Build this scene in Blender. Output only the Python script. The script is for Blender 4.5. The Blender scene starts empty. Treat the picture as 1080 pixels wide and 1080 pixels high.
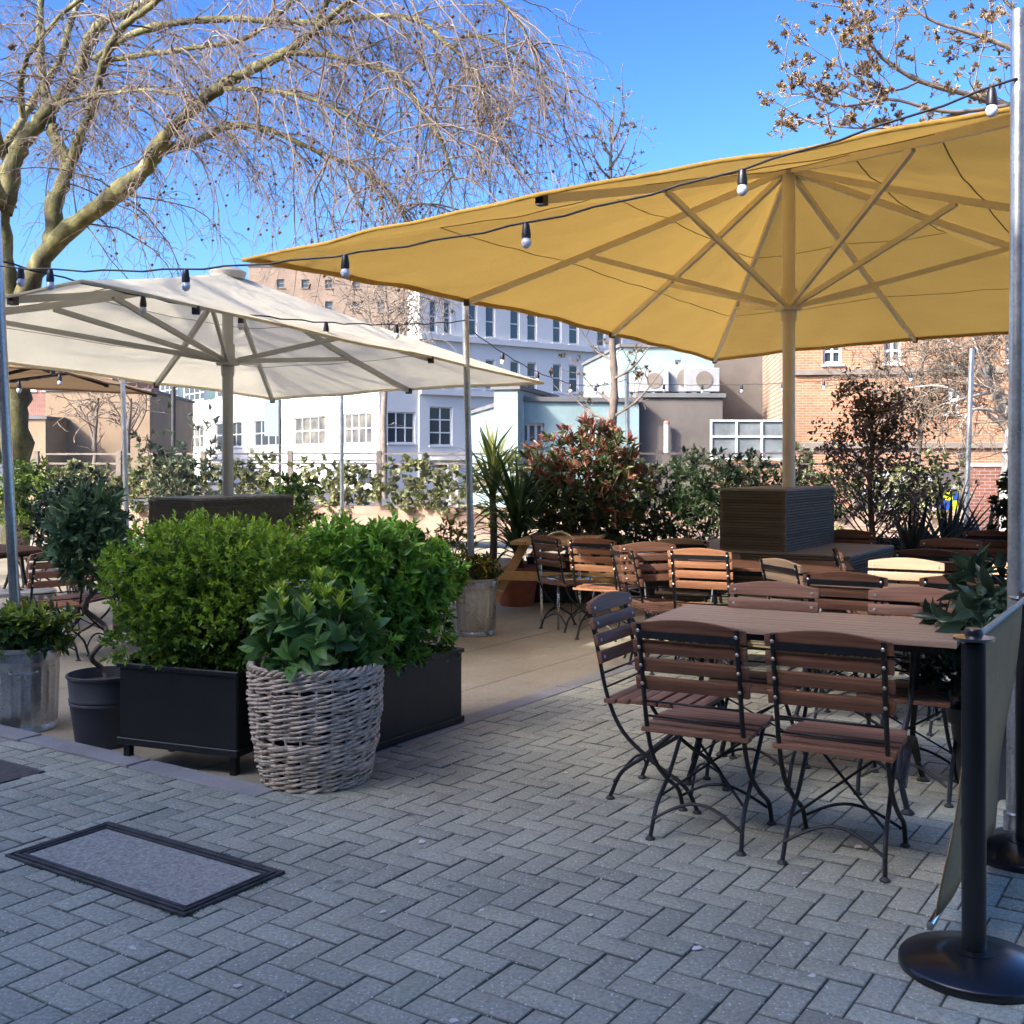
import bpy, bmesh, math, random
import numpy as np
from mathutils import Vector, Matrix, Euler

random.seed(7)
RNG = np.random.default_rng(11)
SC = bpy.context.scene
COL = SC.collection
PI = math.pi
R = math.radians

# ------------------------------------------------------------------ camera model
H, F, HZ = 1.49, 1170.0, 485.0          # eye height, focal length (px of 1080), horizon row


def at(px, Y, py=None, z=None):
    """world point seen at column px, depth Y, and row py (or height z)"""
    zz = z if z is not None else H + (HZ - py) * Y / F
    return Vector(((px - 540) * Y / F, Y, zz))


def gd(px, py, z=0.0):
    """point of the horizontal plane z seen at pixel"""
    Y = (H - z) * F / (py - HZ)
    return Vector(((px - 540) * Y / F, Y, z))


GA = R(-33.4)
A2 = Vector((math.cos(GA), math.sin(GA), 0))      # along the front kerb, to the right
B2 = Vector((-math.sin(GA), math.cos(GA), 0))     # along the side kerb, away
P0 = Vector((-1.178, 5.113, 0))


def ab(a, b, z=0.0):
    v = P0 + A2 * a + B2 * b
    return Vector((v.x, v.y, z))


def to_ab(x, y):
    d = Vector((x, y, 0)) - P0
    return d.dot(A2), d.dot(B2)


def patio_z(x, y):
    a, b = to_ab(x, y)
    if a > 0.02 or b < -0.02:
        return 0.0
    return -0.015 - 0.065 * min(1, max(0, -a / 1.5))


# ------------------------------------------------------------------ materials
MATS = {}


class NT:
    def __init__(s, name):
        m = bpy.data.materials.new(name)
        m.use_nodes = True
        s.m, s.t = m, m.node_tree
        s.t.nodes.clear()
        s.out = s.n('ShaderNodeOutputMaterial')
        s.b = s.n('ShaderNodeBsdfPrincipled')
        s.l(s.b.outputs[0], s.out.inputs[0])
        MATS[name] = m

    def n(s, ty, **kw):
        nd = s.t.nodes.new(ty)
        for k, v in kw.items():
            if k in nd.inputs.keys():
                nd.inputs[k].default_value = v
            else:
                setattr(nd, k, v)
        return nd

    def l(s, a, b):
        s.t.links.new(a, b)

    def coord(s, which='Object', scale=(1, 1, 1), rot=(0, 0, 0)):
        tc = s.n('ShaderNodeTexCoord')
        mp = s.n('ShaderNodeMapping')
        mp.inputs['Scale'].default_value = scale
        mp.inputs['Rotation'].default_value = rot
        s.l(tc.outputs[which], mp.inputs['Vector'])
        return mp.outputs[0]

    def noise(s, vec, scale, detail=4, rough=.6):
        nd = s.n('ShaderNodeTexNoise')
        nd.inputs['Scale'].default_value = scale
        nd.inputs['Detail'].default_value = detail
        nd.inputs['Roughness'].default_value = rough
        if vec is not None:
            s.l(vec, nd.inputs['Vector'])
        return nd.outputs['Fac']

    def ramp(s, fac, stops):
        r = s.n('ShaderNodeValToRGB')
        e = r.color_ramp.elements
        while len(e) < len(stops):
            e.new(.5)
        for el, (p, c) in zip(e, stops):
            el.position = p
            el.color = (c[0], c[1], c[2], 1) if not isinstance(c, (int, float)) else (c, c, c, 1)
        s.l(fac, r.inputs[0])
        return r.outputs[0]

    def mix(s, a, b, fac, mode='MIX'):
        m = s.n('ShaderNodeMix', data_type='RGBA', blend_type=mode)
        for sock, v in ((m.inputs[0], fac), (m.inputs[6], a), (m.inputs[7], b)):
            if isinstance(v, (int, float)):
                sock.default_value = v
            elif isinstance(v, (tuple, list)):
                sock.default_value = (v[0], v[1], v[2], 1)
            else:
                s.l(v, sock)
        return m.outputs[2]

    def attr(s, name='col'):
        return s.n('ShaderNodeAttribute', attribute_name=name).outputs['Color']

    def bump(s, h, strength=.3, dist=.01):
        b = s.n('ShaderNodeBump')
        b.inputs['Strength'].default_value = strength
        b.inputs['Distance'].default_value = dist
        s.l(h, b.inputs['Height'])
        s.l(b.outputs[0], s.b.inputs['Normal'])

    def col(s, v):
        if isinstance(v, (tuple, list)):
            s.b.inputs['Base Color'].default_value = (v[0], v[1], v[2], 1)
        else:
            s.l(v, s.b.inputs['Base Color'])

    def rgh(s, v):
        if isinstance(v, (int, float)):
            s.b.inputs['Roughness'].default_value = v
        else:
            s.l(v, s.b.inputs['Roughness'])

    def metal(s, v):
        s.b.inputs['Metallic'].default_value = v


def simple(name, c, rough=.6, metal=0., var=.25, scale=6., bump=0., bscale=None, coord='Object', rnd=0., bdist=.01):
    t = NT(name)
    v = t.coord(coord)
    n = t.noise(v, scale)
    lo = tuple(x * (1 - var) for x in c)
    hi = tuple(min(1, x * (1 + var)) for x in c)
    cc = t.ramp(n, [(.3, lo), (.7, hi)])
    if rnd:
        oi = t.n('ShaderNodeObjectInfo')
        rr = t.ramp(oi.outputs['Random'], [(0, 1 - rnd), (1, 1 + rnd)])
        cc = t.mix(cc, rr, 1.0, 'MULTIPLY')
    t.col(cc)
    t.rgh(rough)
    t.metal(metal)
    if bump:
        t.bump(t.noise(v, bscale or scale * 8, 5), bump, bdist)
    return t.m


def wood(name, c1, c2, rough=.5, axis=0, sc=1., rnd=.25, weather=None):
    t = NT(name)
    s = [60 * sc, 60 * sc, 60 * sc]
    s[axis] = 2.2 * sc
    v = t.coord('Object', tuple(s))
    n = t.noise(v, 1.0, 6, .65)
    cc = t.ramp(n, [(.3, c1), (.72, c2)])
    if weather:
        w = t.noise(t.coord('Object'), 7, 4)
        cc = t.mix(cc, weather, t.ramp(w, [(.45, 0.), (.75, .6)]))
    oi = t.n('ShaderNodeObjectInfo')
    rr = t.ramp(oi.outputs['Random'], [(0, 1 - rnd), (1, 1 + rnd)])
    cc = t.mix(cc, rr, 1.0, 'MULTIPLY')
    t.col(cc)
    t.rgh(min(.7, rough + .12))
    t.b.inputs['Specular IOR Level'].default_value = .32
    t.bump(n, .25, .002)
    return t.m


def cloth(name, c, trans=.5, warp=.05):
    t = NT(name)
    v = t.coord('Object')
    n = t.noise(v, 1.3, 4)
    fine = t.noise(v, 160, 2)
    cc = t.ramp(n, [(.3, tuple(x * (1 - warp) for x in c)), (.7, tuple(min(1, x * (1 + warp)) for x in c))])
    cc = t.mix(cc, t.ramp(fine, [(.3, .9), (.7, 1.05)]), 1., 'MULTIPLY')
    t.col(cc)
    t.rgh(.85)
    t.b.inputs['Specular IOR Level'].default_value = .15
    tr = t.n('ShaderNodeBsdfTranslucent')
    t.l(cc, tr.inputs[0])
    mx = t.n('ShaderNodeMixShader')
    mx.inputs[0].default_value = trans
    t.l(t.b.outputs[0], mx.inputs[1])
    t.l(tr.outputs[0], mx.inputs[2])
    t.l(mx.outputs[0], t.out.inputs[0])
    t.bump(t.noise(v, 2.6, 4), .5, .06)
    return t.m


def leafmat(name, rough=.42, trans=.3, spec=.5):
    t = NT(name)
    c = t.attr()
    t.col(c)
    t.rgh(rough)
    t.b.inputs['Specular IOR Level'].default_value = spec
    tr = t.n('ShaderNodeBsdfTranslucent')
    t.l(t.mix(c, (.9, 1.0, .25), .25, 'MIX') if False else c, tr.inputs[0])
    mx = t.n('ShaderNodeMixShader')
    mx.inputs[0].default_value = trans
    t.l(t.b.outputs[0], mx.inputs[1])
    t.l(tr.outputs[0], mx.inputs[2])
    t.l(mx.outputs[0], t.out.inputs[0])
    return t.m


def brickwall(name, c1, c2, mortar, scale=1., coord='Object'):
    t = NT(name)
    # facades lie in local x-z: turn z into y for the brick texture
    v = t.coord(coord, (1, 1, 1), (R(90), 0, 0))
    b = t.n('ShaderNodeTexBrick')
    b.inputs['Color1'].default_value = (*c1, 1)
    b.inputs['Color2'].default_value = (*c2, 1)
    b.inputs['Mortar'].default_value = (*mortar, 1)
    b.inputs['Scale'].default_value = scale
    b.inputs['Brick Width'].default_value = .225
    b.inputs['Row Height'].default_value = .075
    b.inputs['Mortar Size'].default_value = .008
    t.l(v, b.inputs['Vector'])
    n = t.noise(t.coord(coord), .6, 5)
    cc = t.mix(b.outputs[0], t.ramp(n, [(.3, .7), (.7, 1.15)]), 1., 'MULTIPLY')
    t.col(cc)
    t.rgh(.9)
    return t.m


# pavement bricks
t = NT('paving_brick')
v = t.coord('Object')
n1 = t.noise(v, 1.1, 4)
n2 = t.noise(v, 70, 5, .7)
n3 = t.noise(v, 210, 2, .5)
cc = t.mix(t.attr(), t.ramp(n1, [(.25, .72), (.75, 1.2)]), 1., 'MULTIPLY')
cc = t.mix(cc, t.ramp(n2, [(.3, .6), (.7, 1.38)]), 1., 'MULTIPLY')
vo = t.n('ShaderNodeTexVoronoi')
vo.inputs['Scale'].default_value = 75
t.l(v, vo.inputs['Vector'])
sepc = t.n('ShaderNodeSeparateColor')
t.l(vo.outputs['Color'], sepc.inputs[0])
spk = t.mix(t.ramp(vo.outputs['Distance'], [(.16, 1.), (.3, 0.)]), t.ramp(sepc.outputs[0], [(.66, 0.), (.74, 1.)]), 1., 'MULTIPLY')
cc = t.mix(cc, (.6, .6, .58), spk)
vg = t.n('ShaderNodeTexVoronoi')
vg.inputs['Scale'].default_value = 3.2
t.l(v, vg.inputs['Vector'])
cc = t.mix(cc, (.06, .06, .06), t.ramp(vg.outputs['Distance'], [(.045, .55), (.075, 0.)]))
st = t.noise(v, 2.6, 5, .7)
cc = t.mix(cc, (.05, .052, .05), t.ramp(st, [(.62, 0.), (.78, .45)]))
t.col(cc)
t.rgh(t.ramp(n2, [(.3, .68), (.7, .9)]))
t.bump(n2, .5, .003)

t = NT('joint_sand')
v = t.coord('Object')
n1 = t.noise(v, 3, 4)
cc = t.ramp(n1, [(.35, (.05, .048, .042)), (.6, (.06, .06, .04)), (.75, (.055, .075, .028))])
t.col(cc)
t.rgh(.95)

t = NT('patio_concrete')
v = t.coord('Object')
n1 = t.noise(v, .9, 6, .65)
n2 = t.noise(v, 60, 4, .7)
n3 = t.noise(v, 4.5, 5, .7)
cc = t.ramp(n1, [(.28, (.22, .19, .13)), (.5, (.31, .27, .19)), (.75, (.39, .345, .25))])
cc = t.mix(cc, t.ramp(n2, [(.3, .8), (.7, 1.18)]), 1., 'MULTIPLY')
cc = t.mix(cc, (.07, .06, .05), t.ramp(n3, [(.6, 0.), (.75, .55)]))
sp = t.noise(v, 9, 2, .5)
cc = t.mix(cc, (.45, .44, .4), t.ramp(sp, [(.73, 0.), (.76, .6)]))
t.col(cc)
t.rgh(.88)
t.bump(n2, .35, .004)

t = NT('kerb_stone')
v = t.coord('Object')
n1 = t.noise(v, 2.2, 5, .65)
n2 = t.noise(v, 120, 4, .7)
cc = t.ramp(n1, [(.3, (.2, .195, .185)), (.7, (.32, .31, .29))])
cc = t.mix(cc, t.ramp(n2, [(.3, .75), (.7, 1.2)]), 1., 'MULTIPLY')
t.col(cc)
t.rgh(.85)
t.bump(n2, .4, .003)

t = NT('asphalt')
v = t.coord('Object')
cc = t.ramp(t.noise(v, .3, 6), [(.3, (.055, .055, .055)), (.7, (.085, .083, .08))])
t.col(cc)
t.rgh(.92)
t.bump(t.noise(v, 60, 3), .3, .006)

simple('cover_concrete', (.34, .325, .275), .85, 0, .42, 75, .7, 150)
simple('cover_iron', (.065, .062, .06), .6, .5, .4, 14, .4, 60)
simple('cover_plate', (.13, .115, .105), .6, .4, .3, 14)
simple('black_paint', (.009, .01, .011), .42, 0, .35, 5, .12, 30)
simple('iron', (.014, .015, .018), .45, .3, .4, 9, .15, 90, rnd=.15)
simple('foot_plastic', (.03, .028, .026), .55)
simple('bolt_steel', (.55, .54, .52), .3, .9)
simple('post_black', (.008, .009, .011), .28, 0, .2, 4)
simple('chrome', (.62, .62, .62), .18, 1., .1)
simple('petal', (.6, .58, .52), .8)
simple('rail_grey', (.2, .18, .14), .5)
simple('dark_band', (.15, .125, .1), .85, 0, .15, 3)
simple('lean_glass', (.16, .18, .18), .15, 0, .3, 2)
simple('soil', (.03, .022, .016), .95, 0, .4, 40, .8, 60)
simple('grey_pot', (.05, .056, .066), .5, 0, .18, 5, .1, 40)
simple('terracotta', (.33, .1, .055), .75, 0, .25, 5, .15, 50)
simple('beige_pot', (.5, .4, .28), .8, 0, .15, 5)
simple('cream_metal', (.72, .64, .46), .4, .05, .06, 4)
simple('grey_metal', (.42, .41, .37), .42, .4, .08, 4)
simple('dark_metal', (.05, .048, .045), .5, .4, .2, 5)
simple('cable', (.012, .012, .013), .5)
simple('socket', (.01, .01, .012), .4)
simple('stone_grey', (.42, .4, .37), .85, 0, .15, 6)
t = NT('bulb_glass')
t.col((.75, .78, .85))
t.rgh(.15)
t.b.inputs['Transmission Weight'].default_value = .15

t = NT('galvanised')
v = t.coord('Object')
vo = t.n('ShaderNodeTexVoronoi')
vo.inputs['Scale'].default_value = 70
t.l(v, vo.inputs['Vector'])
n = t.noise(v, 4, 5)
cc = t.mix(t.ramp(vo.outputs['Color'], [(.2, (.47, .49, .5)), (.8, (.58, .6, .61))]), t.ramp(n, [(.3, .75), (.7, 1.1)]), 1., 'MULTIPLY')
t.col(cc)
t.metal(.9)
t.rgh(t.ramp(n, [(.3, .24), (.7, .4)]))

t = NT('wicker')
v = t.coord('Object')
n = t.noise(v, 30, 4)
cc = t.ramp(n, [(.28, (.26, .2, .145)), (.5, (.52, .42, .31)), (.75, (.8, .68, .53))])
t.col(cc)
t.rgh(.7)
t.bump(t.noise(v, 160, 3), .3, .003)
simple('basket_liner', (.02, .018, .016), .8)

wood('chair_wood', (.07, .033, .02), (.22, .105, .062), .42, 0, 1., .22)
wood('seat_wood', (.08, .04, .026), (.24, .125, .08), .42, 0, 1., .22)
wood('sunlit_orange_wood', (.27, .12, .06), (.4, .19, .1), .42, 0, 1., .12)  # newer orange wood, lightened further so its colour carries the sunlight
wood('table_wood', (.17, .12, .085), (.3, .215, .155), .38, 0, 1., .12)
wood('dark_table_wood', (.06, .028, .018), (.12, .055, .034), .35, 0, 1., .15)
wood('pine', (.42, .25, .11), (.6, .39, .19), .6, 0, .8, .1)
wood('sunlit_pale_wood', (.36, .25, .15), (.5, .36, .23), .45, 0, 1., .15)  # pale version of the chair wood with sunlight put into the colour
wood('slat_cladding', (.07, .058, .04), (.155, .128, .088), .75, 0, .6, .05)
wood('cladding_top', (.16, .15, .135), (.26, .245, .22), .6, 0, .6, .05)
cloth('yellow_cloth', (.5, .32, .08), .26)
cloth('cream_cloth', (.76, .7, .53), .34)
cloth('brown_cloth', (.3, .2, .11), .25)
cloth('banner_cloth', (.5, .335, .175), .12, .1)
MATS['banner_cloth'].node_tree.nodes['Principled BSDF'].inputs['Specular IOR Level'].default_value = 0.
simple('yellow_print', (.5, .42, .05), .6)
leafmat('leaf', .38, .42, .4)
leafmat('leaf_glossy', .33, .38, .35)
leafmat('leaf_matt', .55, .35, .3)

t = NT('plane_bark')
v = t.coord('Object')
vo = t.noise(t.coord('Object', (1, 1, .5)), 3.2, 5, .6)
n = t.noise(v, 20, 4)
cc = t.ramp(vo, [(.32, (.045, .036, .024)), (.45, (.08, .074, .03)), (.56, (.145, .135, .045)), (.7, (.25, .23, .12))])
cc = t.mix(cc, t.ramp(n, [(.3, .7), (.7, 1.15)]), 1., 'MULTIPLY')
t.col(cc)
t.rgh(.9)
t.bump(n, .5, .02)
simple('dark_bark', (.085, .062, .045), .9, 0, .35, 9, .5, 30)
simple('twig', (.17, .135, .105), .85, 0, .3, 1.5)
simple('pale_twig', (.2, .155, .11), .85, 0, .3, 1.5)
simple('grey_bark', (.16, .13, .105), .9, 0, .3, 6, .4, 30)
simple('seed_ball', (.1, .05, .03), .9)
simple('white_render', (.47, .47, .46), .85, 0, .05, .5)
simple('teal_render', (.22, .305, .3), .85, 0, .2, 1.1)
simple('teal_dark', (.2, .27, .29), .8, 0, .1, .8)
simple('grey_render', (.11, .095, .082), .9, 0, .22, .7, .3, 8)
simple('tan_render', (.24, .17, .105), .9, 0, .18, .5, .3, 6)
simple('roof_felt', (.12, .12, .12), .9, 0, .2, 1)
simple('red_tile', (.38, .14, .09), .85, 0, .2, 2)
simple('window_white', (.52, .52, .51), .5, 0, .04, 3)
simple('fence_board', (.4, .28, .2), .85, 0, .2, 3)
simple('fence_post', (.2, .17, .14), .8, 0, .2, 5)
simple('ac_white', (.27, .27, .26), .5, 0, .08, 4)
simple('police_yellow', (.7, .75, .02), .4)
simple('police_blue', (.02, .08, .4), .4)
simple('car_white', (.26, .26, .26), .25)
simple('rubber', (.015, .015, .015), .8)
brickwall('orange_brick', (.33, .145, .065), (.24, .1, .048), (.3, .25, .19))
brickwall('tan_brick', (.22, .15, .1), (.17, .11, .075), (.25, .22, .18))
brickwall('red_brick', (.22, .08, .05), (.16, .06, .04), (.25, .21, .18))
t = NT('window_glass')
t.col((.035, .045, .055))
t.rgh(.06)
t.b.inputs['Specular IOR Level'].default_value = .8
t = NT('window_blind')
v = t.coord('Object')
t.col(t.ramp(t.noise(v, 1.2, 2), [(.35, (.05, .055, .06)), (.65, (.15, .14, .115))]))
t.rgh(.15)


# ------------------------------------------------------------------ object helpers
def link(o, parent=None):
    COL.objects.link(o)
    if parent is not None:
        o.parent = parent
    return o


def tag(o, label=None, cat=None, group=None, kind=None):
    if label:
        o['label'] = label
    if cat:
        o['category'] = cat
    if group:
        o['group'] = group
    if kind:
        o['kind'] = kind
    return o


def thing(name, label, cat, loc=(0, 0, 0), rz=0., group=None, scale=1.):
    o = bpy.data.objects.new(name, None)
    o.empty_display_size = .1
    link(o)
    o.location = loc
    o.rotation_euler = (0, 0, rz)
    o.scale = (scale,) * 3
    return tag(o, label, cat, group)


def kids(o):
    return [c for c in list(bpy.data.objects) if c.parent == o]


def dup(root, loc, rz, label, group=None, scale=1.):
    def rec(o, par):
        c = o.copy()
        COL.objects.link(c)
        if par is not None:
            c.parent = par
        for ch in TREE.get(o.name, kids(o)):
            rec(ch, c)
        return c
    r = rec(root, None)
    r.location = loc
    r.rotation_euler = (0, 0, rz)
    r.scale = (scale,) * 3
    r['label'] = label
    if group:
        r['group'] = group
    return r


TREE = {}


def remember(o):
    TREE[o.name] = kids(o)
    for c in TREE[o.name]:
        remember(c)


def mesh_np(name, V, Fc, mat, parent=None, smooth=False, colors=None):
    """V (n,3); Fc (m,k) homogeneous faces; colors per vertex (n,3)"""
    V = np.asarray(V, dtype=np.float32)
    Fc = np.asarray(Fc, dtype=np.int32)
    me = bpy.data.meshes.new(name)
    m, k = Fc.shape
    me.vertices.add(len(V))
    me.vertices.foreach_set('co', V.ravel())
    me.loops.add(m * k)
    me.loops.foreach_set('vertex_index', Fc.ravel())
    me.polygons.add(m)
    me.polygons.foreach_set('loop_start', np.arange(0, m * k, k, dtype=np.int32))
    me.polygons.foreach_set('loop_total', np.full(m, k, dtype=np.int32))
    if smooth:
        me.polygons.foreach_set('use_smooth', np.ones(m, dtype=bool))
    me.update(calc_edges=True)
    me.validate()
    if colors is not None:
        at_ = me.color_attributes.new('col', 'FLOAT_COLOR', 'POINT')
        c4 = np.ones((len(V), 4), dtype=np.float32)
        c4[:, :3] = colors
        at_.data.foreach_set('color', c4.ravel())
    me.materials.append(MATS[mat])
    return link(bpy.data.objects.new(name, me), parent)


class MB:
    def __init__(s):
        s.v, s.f = [], []

    def add(s, verts, faces):
        o = len(s.v)
        s.v += [tuple(p) for p in verts]
        s.f += [tuple(i + o for i in f) for f in faces]
        return s

    def box(s, c, size, rot=None):
        x, y, z = (d / 2 for d in size)
        vs = [Vector((sx * x, sy * y, sz * z)) for sz in (-1, 1) for sy in (-1, 1) for sx in (-1, 1)]
        if rot is not None:
            m = Euler(rot).to_matrix()
            vs = [m @ p for p in vs]
        c = Vector(c)
        return s.add([p + c for p in vs], [(0, 2, 3, 1), (4, 5, 7, 6), (0, 1, 5, 4), (2, 6, 7, 3), (0, 4, 6, 2), (1, 3, 7, 5)])

    def bar(s, p, q, w, h, up=(0, 0, 1)):
        p, q = Vector(p), Vector(q)
        d = (q - p).normalized()
        u = Vector(up)
        sd = d.cross(u)
        if sd.length < 1e-4:
            sd = d.cross(Vector((0, 1, 0)))
        sd.normalize()
        u = sd.cross(d)
        vs = []
        for e in (p, q):
            for a, b in ((-1, -1), (1, -1), (1, 1), (-1, 1)):
                vs.append(e + sd * a * w / 2 + u * b * h / 2)
        return s.add(vs, [(0, 3, 2, 1), (4, 5, 6, 7), (0, 1, 5, 4), (1, 2, 6, 5), (2, 3, 7, 6), (3, 0, 4, 7)])

    def tube(s, pts, r, n=8, flat=None, up=None, cap=True):
        """swept tube; r a number or list; flat=(w,h) sweeps a rectangle instead"""
        pts = [Vector(p) for p in pts]
        k = len(pts)
        rs = r if isinstance(r, (list, tuple)) else [r] * k
        ref = None
        vs, fs = [], []
        for i, p in enumerate(pts):
            tn = (pts[min(i + 1, k - 1)] - pts[max(i - 1, 0)])
            if tn.length < 1e-9:
                tn = Vector((0, 0, 1))
            tn.normalize()
            if up is not None:
                ref = Vector(up)
            elif ref is None:
                ref = Vector((0, 0, 1)) if abs(tn.z) < .9 else Vector((1, 0, 0))
            a = tn.cross(ref)
            if a.length < 1e-5:
                a = tn.cross(Vector((0, 1, 0)))
            a.normalize()
            b = a.cross(tn)
            if up is None:
                ref = b
            if flat:
                for x, y in ((-1, -1), (1, -1), (1, 1), (-1, 1)):
                    vs.append(p + a * x * flat[0] / 2 + b * y * flat[1] / 2)
            else:
                for j in range(n):
                    an = 2 * PI * j / n
                    vs.append(p + (a * math.cos(an) + b * math.sin(an)) * rs[i])
        m = 4 if flat else n
        for i in range(k - 1):
            for j in range(m):
                fs.append((i * m + j, i * m + (j + 1) % m, (i + 1) * m + (j + 1) % m, (i + 1) * m + j))
        if cap:
            fs.append(tuple(range(m))[::-1])
            fs.append(tuple((k - 1) * m + j for j in range(m)))
        return s.add(vs, fs)

    def lathe(s, prof, c=(0, 0, 0), n=32, caps=True, wob=None):
        c = Vector(c)
        vs, fs = [], []
        for i, (r, z) in enumerate(prof):
            for j in range(n):
                an = 2 * PI * j / n
                rr = r * (wob(an, i) if wob else 1)
                vs.append(c + Vector((rr * math.cos(an), rr * math.sin(an), z)))
        for i in range(len(prof) - 1):
            for j in range(n):
                fs.append((i * n + j, i * n + (j + 1) % n, (i + 1) * n + (j + 1) % n, (i + 1) * n + j))
        if caps:
            fs.append(tuple(range(n))[::-1])
            fs.append(tuple((len(prof) - 1) * n + j for j in range(n)))
        return s.add(vs, fs)

    def prism(s, poly, axis, d0, d1):
        """poly of 2-D points extruded along an axis: 'x','y' or 'z'"""
        def mk(p, d):
            return {'x': (d, p[0], p[1]), 'y': (p[0], d, p[1]), 'z': (p[0], p[1], d)}[axis]
        n = len(poly)
        vs = [mk(p, d0) for p in poly] + [mk(p, d1) for p in poly]
        fs = [tuple(range(n)), tuple(range(2 * n - 1, n - 1, -1))]
        fs += [(i, i + n, (i + 1) % n + n, (i + 1) % n) for i in range(n)]
        return s.add(vs, fs)

    def build(s, name, mat, parent=None, smooth=False, bevel=0., seg=2, auto=False):
        me = bpy.data.meshes.new(name)
        me.from_pydata(s.v, [], s.f)
        bm = bmesh.new()
        bm.from_mesh(me)
        bmesh.ops.recalc_face_normals(bm, faces=bm.faces)
        if bevel:
            es = [e for e in bm.edges if e.is_manifold and e.calc_face_angle(0) > R(50)]
            bmesh.ops.bevel(bm, geom=es, offset=bevel, segments=seg, affect='EDGES', profile=.6, clamp_overlap=True)
        if smooth:
            for f in bm.faces:
                f.smooth = len(f.verts) < 6
            for e in bm.edges:
                if e.is_manifold and e.calc_face_angle(0) > R(42):
                    e.smooth = False
        bm.to_mesh(me)
        bm.free()
        me.materials.append(MATS[mat])
        return link(bpy.data.objects.new(name, me), parent)


def bez(pts, n=8):
    """Catmull-Rom through points"""
    pts = [Vector(p) for p in pts]
    P = [pts[0] * 2 - pts[1]] + pts + [pts[-1] * 2 - pts[-2]]
    out = []
    for i in range(1, len(P) - 2):
        for k in range(n):
            u = k / n
            a, b, c, d = P[i - 1], P[i], P[i + 1], P[i + 2]
            out.append(.5 * ((2 * b) + (c - a) * u + (2 * a - 5 * b + 4 * c - d) * u * u + (3 * b - a - 3 * c + d) * u ** 3))
    out.append(pts[-1])
    return out


# ------------------------------------------------------------------ foliage helpers
def unit(a):
    return a / (np.linalg.norm(a, axis=-1, keepdims=True) + 1e-9)


def leaf_mesh(name, P, D, N, L, W, colors, mat, parent, fold=.3, curl=.15, rng=RNG):
    """simple folded, curled leaves: 7 vertices each"""
    n = len(P)
    L = np.broadcast_to(np.asarray(L, float), (n,))[:, None]
    W = np.broadcast_to(np.asarray(W, float), (n,))[:, None]
    D = unit(D)
    S = unit(np.cross(D, N))
    N = unit(np.cross(S, D))
    m1 = P + D * L * .38 - N * L * curl * .1
    m2 = P + D * L * .72 - N * L * curl * .45
    tip = P + D * L - N * L * curl
    up = N * W * fold
    V = np.stack([P, m1, m2, tip, m1 + S * W * .5 + up, m1 - S * W * .5 + up, m2 + S * W * .36 + up * .7, m2 - S * W * .36 + up * .7], 1)
    base = (np.arange(n) * 8)[:, None]
    f = np.array([[0, 1, 4, 4], [0, 5, 1, 1], [1, 2, 6, 4], [1, 5, 7, 2], [2, 3, 6, 6], [2, 7, 3, 3]])
    tri = np.concatenate([base + np.array([[0, 1, 4]]), base + np.array([[0, 5, 1]]), base + np.array([[1, 2, 6]]), base + np.array([[1, 6, 4]]),
                          base + np.array([[1, 5, 7]]), base + np.array([[1, 7, 2]]), base + np.array([[2, 3, 6]]), base + np.array([[2, 7, 3]])], 0)
    C = np.repeat(colors, 8, axis=0)
    return mesh_np(name, V.reshape(-1, 3), tri, mat, parent, True, C)


def palette(n, cols, rng=RNG, jit=.18):
    cols = np.array(cols, float)
    i = rng.integers(0, len(cols), n)
    j = rng.integers(0, len(cols), n)
    u = rng.random((n, 1))
    return np.clip((cols[i] * (1 - u) + cols[j] * u) * (1 + jit * rng.standard_normal((n, 1))), .003, 1)


def shape_points(n, rad, p=2., depth=.45, lump=.12, rng=RNG, zmin=-1.):
    """points in the outer layer of a superellipsoid; returns points and outward normals"""
    d = unit(rng.standard_normal((n * 2, 3)))
    d = d[d[:, 2] > zmin][:n]
    r = (np.abs(d) ** p).sum(1) ** (-1. / p)
    ph = rng.random(6) * 6.28
    lm = 1 + lump * (np.sin(d[:, 0] * 5 + ph[0]) * np.sin(d[:, 1] * 6 + ph[1]) + .7 * np.sin(d[:, 2] * 7 + ph[2] + 3 * d[:, 0]) + .5 * np.sin(d[:, 0] * 13 + ph[3]) * np.sin(d[:, 2] * 12 + ph[4]))
    u = rng.random(len(d)) ** 1.6
    rr = r * lm * (1 - depth * u)
    pts = d * rr[:, None] * np.array(rad)
    nr = unit(np.sign(d) * np.abs(d) ** (p - 1) / np.array(rad))
    return pts, nr


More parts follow.
